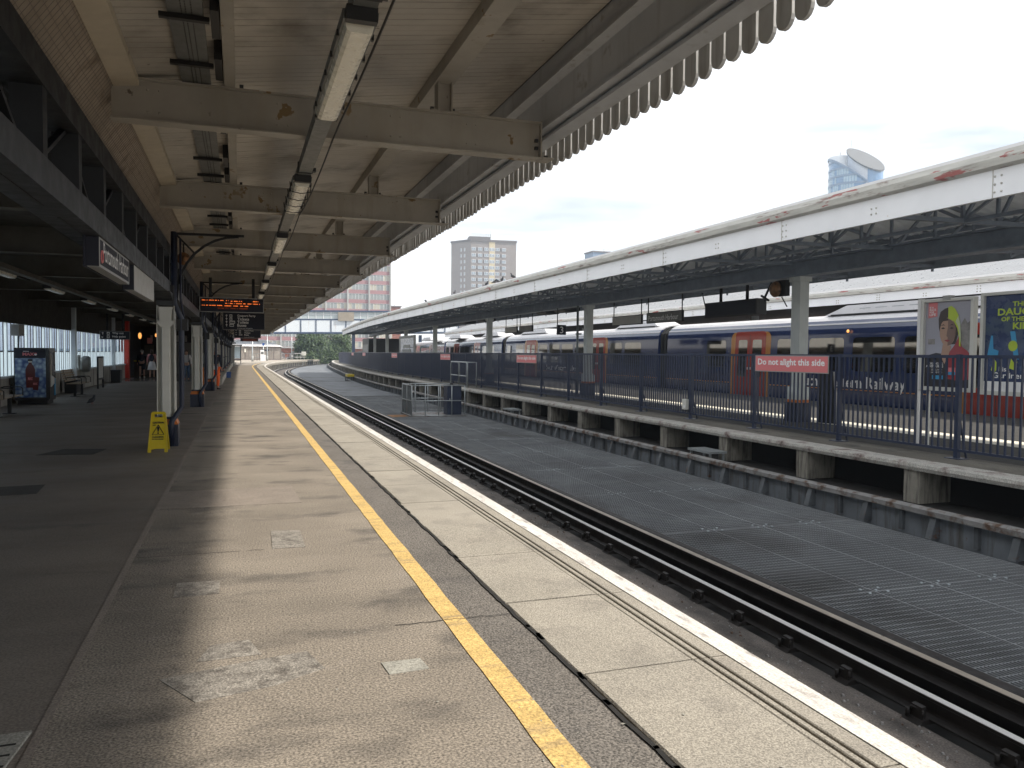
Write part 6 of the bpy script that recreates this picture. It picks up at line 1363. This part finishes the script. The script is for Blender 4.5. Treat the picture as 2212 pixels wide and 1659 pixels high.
for i, (y, a, hd, zz) in enumerate(((58.2, 2.0, -.06, 0), (49.5, .9, .02, 0), (42.5, -1.2, 0, 0), (40.5, 2.9, -.08, 0), (39.7, -1.5, .0, 0), (37.9, 2.4, .03, 0), (41.0, .2, -.05, 0))):
    pigeon(10.5+off3(y), y, 5.405+zz, a, 1.05, ['crouching pigeon farthest left on the island roof ridge', 'upright pigeon alone left of the brown tower on the ridge', 'pigeon on the ridge in front of the tower, tail towards us', 'pecking pigeon in the pair before the tower', 'slim pigeon just right of the pair on the ridge', 'upright pigeon rightmost on the island roof ridge', 'pigeon close beside the pecking one on the ridge'][i], hd)
pigeon(-6.78, 26.13, 0, 1.0, .95, 'lone dark pigeon walking on the concourse floor by the vending machine', .02, 'pigeons')
# ================================================================== people
def skin(name, chains, m, parent, lvl=1):
    """one continuous skinned surface from connected chains of (x,y,z,r); points closer than 1 mm are shared"""
    vs = []; rs = []; es = []
    def idx(p):
        for i, q in enumerate(vs):
            if (Vector(p[:3])-q).length < .001: return i
        vs.append(Vector(p[:3])); rs.append(p[3]); return len(vs)-1
    for ch in chains:
        last = None
        for p in ch:
            i = idx(p)
            if last is not None and last != i: es.append((last, i))
            last = i
    o0 = ORG.get(parent.name, Vector((0, 0, 0)))
    me = bpy.data.meshes.new(name); me.from_pydata([v-o0 for v in vs], es, []); o = bpy.data.objects.new(name, me); COL.objects.link(o)
    sm = o.modifiers.new('s', 'SKIN'); sv = me.skin_vertices[0].data
    for i, r in enumerate(rs): sv[i].radius = (r, r)
    sv[0].use_root = True
    sd = o.modifiers.new('d', 'SUBSURF'); sd.levels = lvl; sd.render_levels = lvl
    dg = bpy.context.evaluated_depsgraph_get(); me2 = bpy.data.meshes.new_from_object(o.evaluated_get(dg)); o.modifiers.clear(); o.data = me2; bpy.data.meshes.remove(me)
    me2.materials.clear(); me2.materials.append(M[m]); me2.polygons.foreach_set('use_smooth', [True]*len(me2.polygons)); o.parent = parent; ORG[o.name] = o0; o.name = name
    return o
def person(x, y, rot, label, H=1.7, top='cloth_white', legs='denim', bare=False, skirt=None, hair='hair_brown', hands=((-.05, .12), (.05, .12)), stride=.14, raised=False, bag=None):
    t = thing('person', label, 'person', (x, y, 0)); s = H/1.72; c, sn = cos(rot), sin(rot)
    def P(l, f, z, r): return (x+(l*c-f*sn)*s, y+(l*sn+f*c)*s, z*s, r*s)   # l: right, f: forward
    pel = P(0, 0, .93, .13); chest = P(0, .0, 1.28, .145); neck = P(0, 0, 1.47, .055); head = P(0, .02, 1.60, .085); crown = P(0, .0, 1.68, .07)
    waist = P(0, 0, 1.08, .12); body = [[pel, waist, chest, neck, head, crown]]; sleeves = []; trousers = []; shoes = []
    for sg in (-1, 1):
        f = stride*sg
        hip = P(.09*sg, 0, .88, .085); kn = P(.10*sg, f*.6+.03, .50, .058); an = P(.10*sg, f-.04, .09, .036); toe = P(.11*sg, f+.11, .035, .033)
        body.append([pel, hip, kn, an, toe]); trousers += [[P(0, 0, .95, .15), P(.09*sg, 0, .86, .105), P(.10*sg, f*.6+.03, .50, .078), P(.10*sg, f-.04, .12, .062)]]; shoes.append([P(.10*sg, f-.07, .04, .045), P(.11*sg, f+.04, .04, .042), P(.115*sg, f+.14, .03, .034)])
        sh = P(.18*sg, 0, 1.40, .055)
        if raised and sg > 0: el = P(.34, .08, 1.22, .04); ha = P(.16, .16, 1.50, .028); dr = (-.10, .02, .06)
        else: el = P(.25*sg, -.03, 1.12, .042); ha = P(.27*sg, .06-.05*sg, .86, .028); dr = (0, .02, -.08)
        body.append([chest, sh, el, ha]); sleeves.append([P(0, 0, 1.30, .165), P(.18*sg, 0, 1.40, .07), (*el[:3], el[3]+.016), (*[ha[i]*.8+el[i]*.2 for i in range(3)], .04*s)])
        hl, hf, hz = ((ha[0]-x)*c+(ha[1]-y)*sn)/s, (-(ha[0]-x)*sn+(ha[1]-y)*c)/s, ha[2]/s
        for k in range(5):   # four fingers and a thumb
            o_ = (k-2)*.016; ln = (.6, .95, 1.0, .92, .75)[k]; a = P(hl+dr[0]*.45, hf+o_+dr[1]*.5, hz+dr[2]*.55, .011); b = P(hl+dr[0]*(.5+.6*ln), hf+o_*1.1+.012, hz+dr[2]*(.5+.6*ln), .008); body.append([ha, a, b])
    bd = skin('body', body, 'skin', t, 2)
    fc_ = MB(); fz = 1.605
    fc_.ball(P(0, .115, 1.585, 0)[:3], .012*s, .02*s, .022*s, 6, 5); fc_.build('nose', 'skin', bd); eb = MB()
    for l in (-.032, .032): eb.ball(P(l, .098, 1.615, 0)[:3], .010*s, .010*s, .006*s, 6, 4)
    eb.bar(P(-.025, .10, 1.545, 0)[:3], P(.025, .10, 1.545, 0)[:3], .008*s); eb.build('eyes_and_mouth', 'hair_brown', bd)
    skin('top', [[P(0, 0, .95, .135), P(0, 0, 1.10, .145), P(0, 0, 1.30, .165), P(0, 0, 1.43, .09)]]+sleeves, top, t, 1)
    if skirt:
        pr = [(.12, 1.02), (.17, .92), (.22, .72), (.27, .50), (.25, .50), (.14, .95)]; MB().lathe([(r*s, z*s) for r, z in pr], (x, y, 0), 16).build('skirt', skirt, t)
    else: skin('trousers', trousers, legs, t, 1) if not bare else skin('shorts', [[P(0, 0, .95, .15), P(.09, 0, .86, .12), P(.10, .03, .48, .10)], [P(0, 0, .95, .15), P(-.09, 0, .86, .12), P(-.10, .03, .48, .10)]], legs, t, 1)
    for q in shoes: skin('shoe', [q], 'black' if not bare else 'offwhite', t, 1)
    hb_ = MB(); hp = P(0, -.025, 1.645, 0); hb_.ball(hp[:3], .105*s, .105*s, .105*s, 12, 8)
    if hair == 'hair_brown': hb_.ball(P(0, -.07, 1.52, 0)[:3], .09*s, .06*s, .14*s, 10, 6)
    hb_.build('hair', hair, t)
    if bag == 'rucksack':
        b = MB(); p = P(0, -.20, 1.22, 0); b.ball(p[:3], .15*s, .13*s, .22*s, 12, 8); b.build('rucksack', 'cloth_dark', t)
    if bag == 'straps':
        b = MB()
        for l in (-.11, .11): b.tube([P(l, .14, 1.05, 0)[:3], P(l, .17, 1.25, 0)[:3], P(l, .10, 1.44, 0)[:3], P(l, -.06, 1.46, 0)[:3]], .022, 6)
        b.build('rucksack_straps', 'cloth_dark', t)
    return t
person(-8.15, 51.6, 0, 'person in dark clothes and shorts walking away, grey hair', 1.66, 'cloth_dark', 'cloth_dark', bare=True, hair='hair_grey', bag='rucksack')
person(-7.50, 50.5, 0, 'person in a white skirt and pink top walking away with a dark rucksack', 1.68, 'cloth_pink', None, skirt='cloth_white', bag='rucksack')
person(-5.38, 46.3, pi, 'person in a white top and jeans walking towards us, hand raised to the head', 1.66, 'cloth_white', 'denim', raised=True, bag='straps')
wk = person(-3.60, 35.5, -.4, 'worker in bright orange trousers half hidden by the third column', 1.74, 'cloth_dark', 'hivis', hair='hair_grey', stride=.04)
MB().box(-3.68, -3.50, 35.30, 35.36, .84, 1.0).build('belt_patch', 'cloth_white', wk)
t = thing('leaning_barrier', 'orange barrier board left of the third column base', 'barrier', (-4.05, 34.3, 0)); MB().add([(-4.10, 34.2, .003), (-3.98, 34.2, .003), (-4.0, 34.35, .95), (-4.06, 34.35, .95), (-4.10, 34.24, .003), (-3.98, 34.24, .003), (-4.0, 34.39, .95), (-4.06, 34.39, .95)], [(0,1,2,3), (7,6,5,4), (0,4,5,1), (1,5,6,2), (2,6,7,3), (3,7,4,0)]).build('board', 'orange', t)

# ================================================================== air
hz = MB().box(-60, 420, -12, 520, -1.62, 96)
hm = bpy.data.materials.new('haze'); hm.use_nodes = True; hn = hm.node_tree
for n_ in list(hn.nodes): hn.nodes.remove(n_)
ho = hn.nodes.new('ShaderNodeOutputMaterial'); hv = hn.nodes.new('ShaderNodeVolumePrincipled'); hv.inputs['Density'].default_value = 0.00055; hv.inputs['Color'].default_value = (0.70, 0.84, 1.0, 1); hv.inputs['Anisotropy'].default_value = 0.2
hn.links.new(hv.outputs[0], ho.inputs['Volume']); M['haze'] = hm
o = hz.build('haze', 'haze'); o['kind'] = 'stuff'
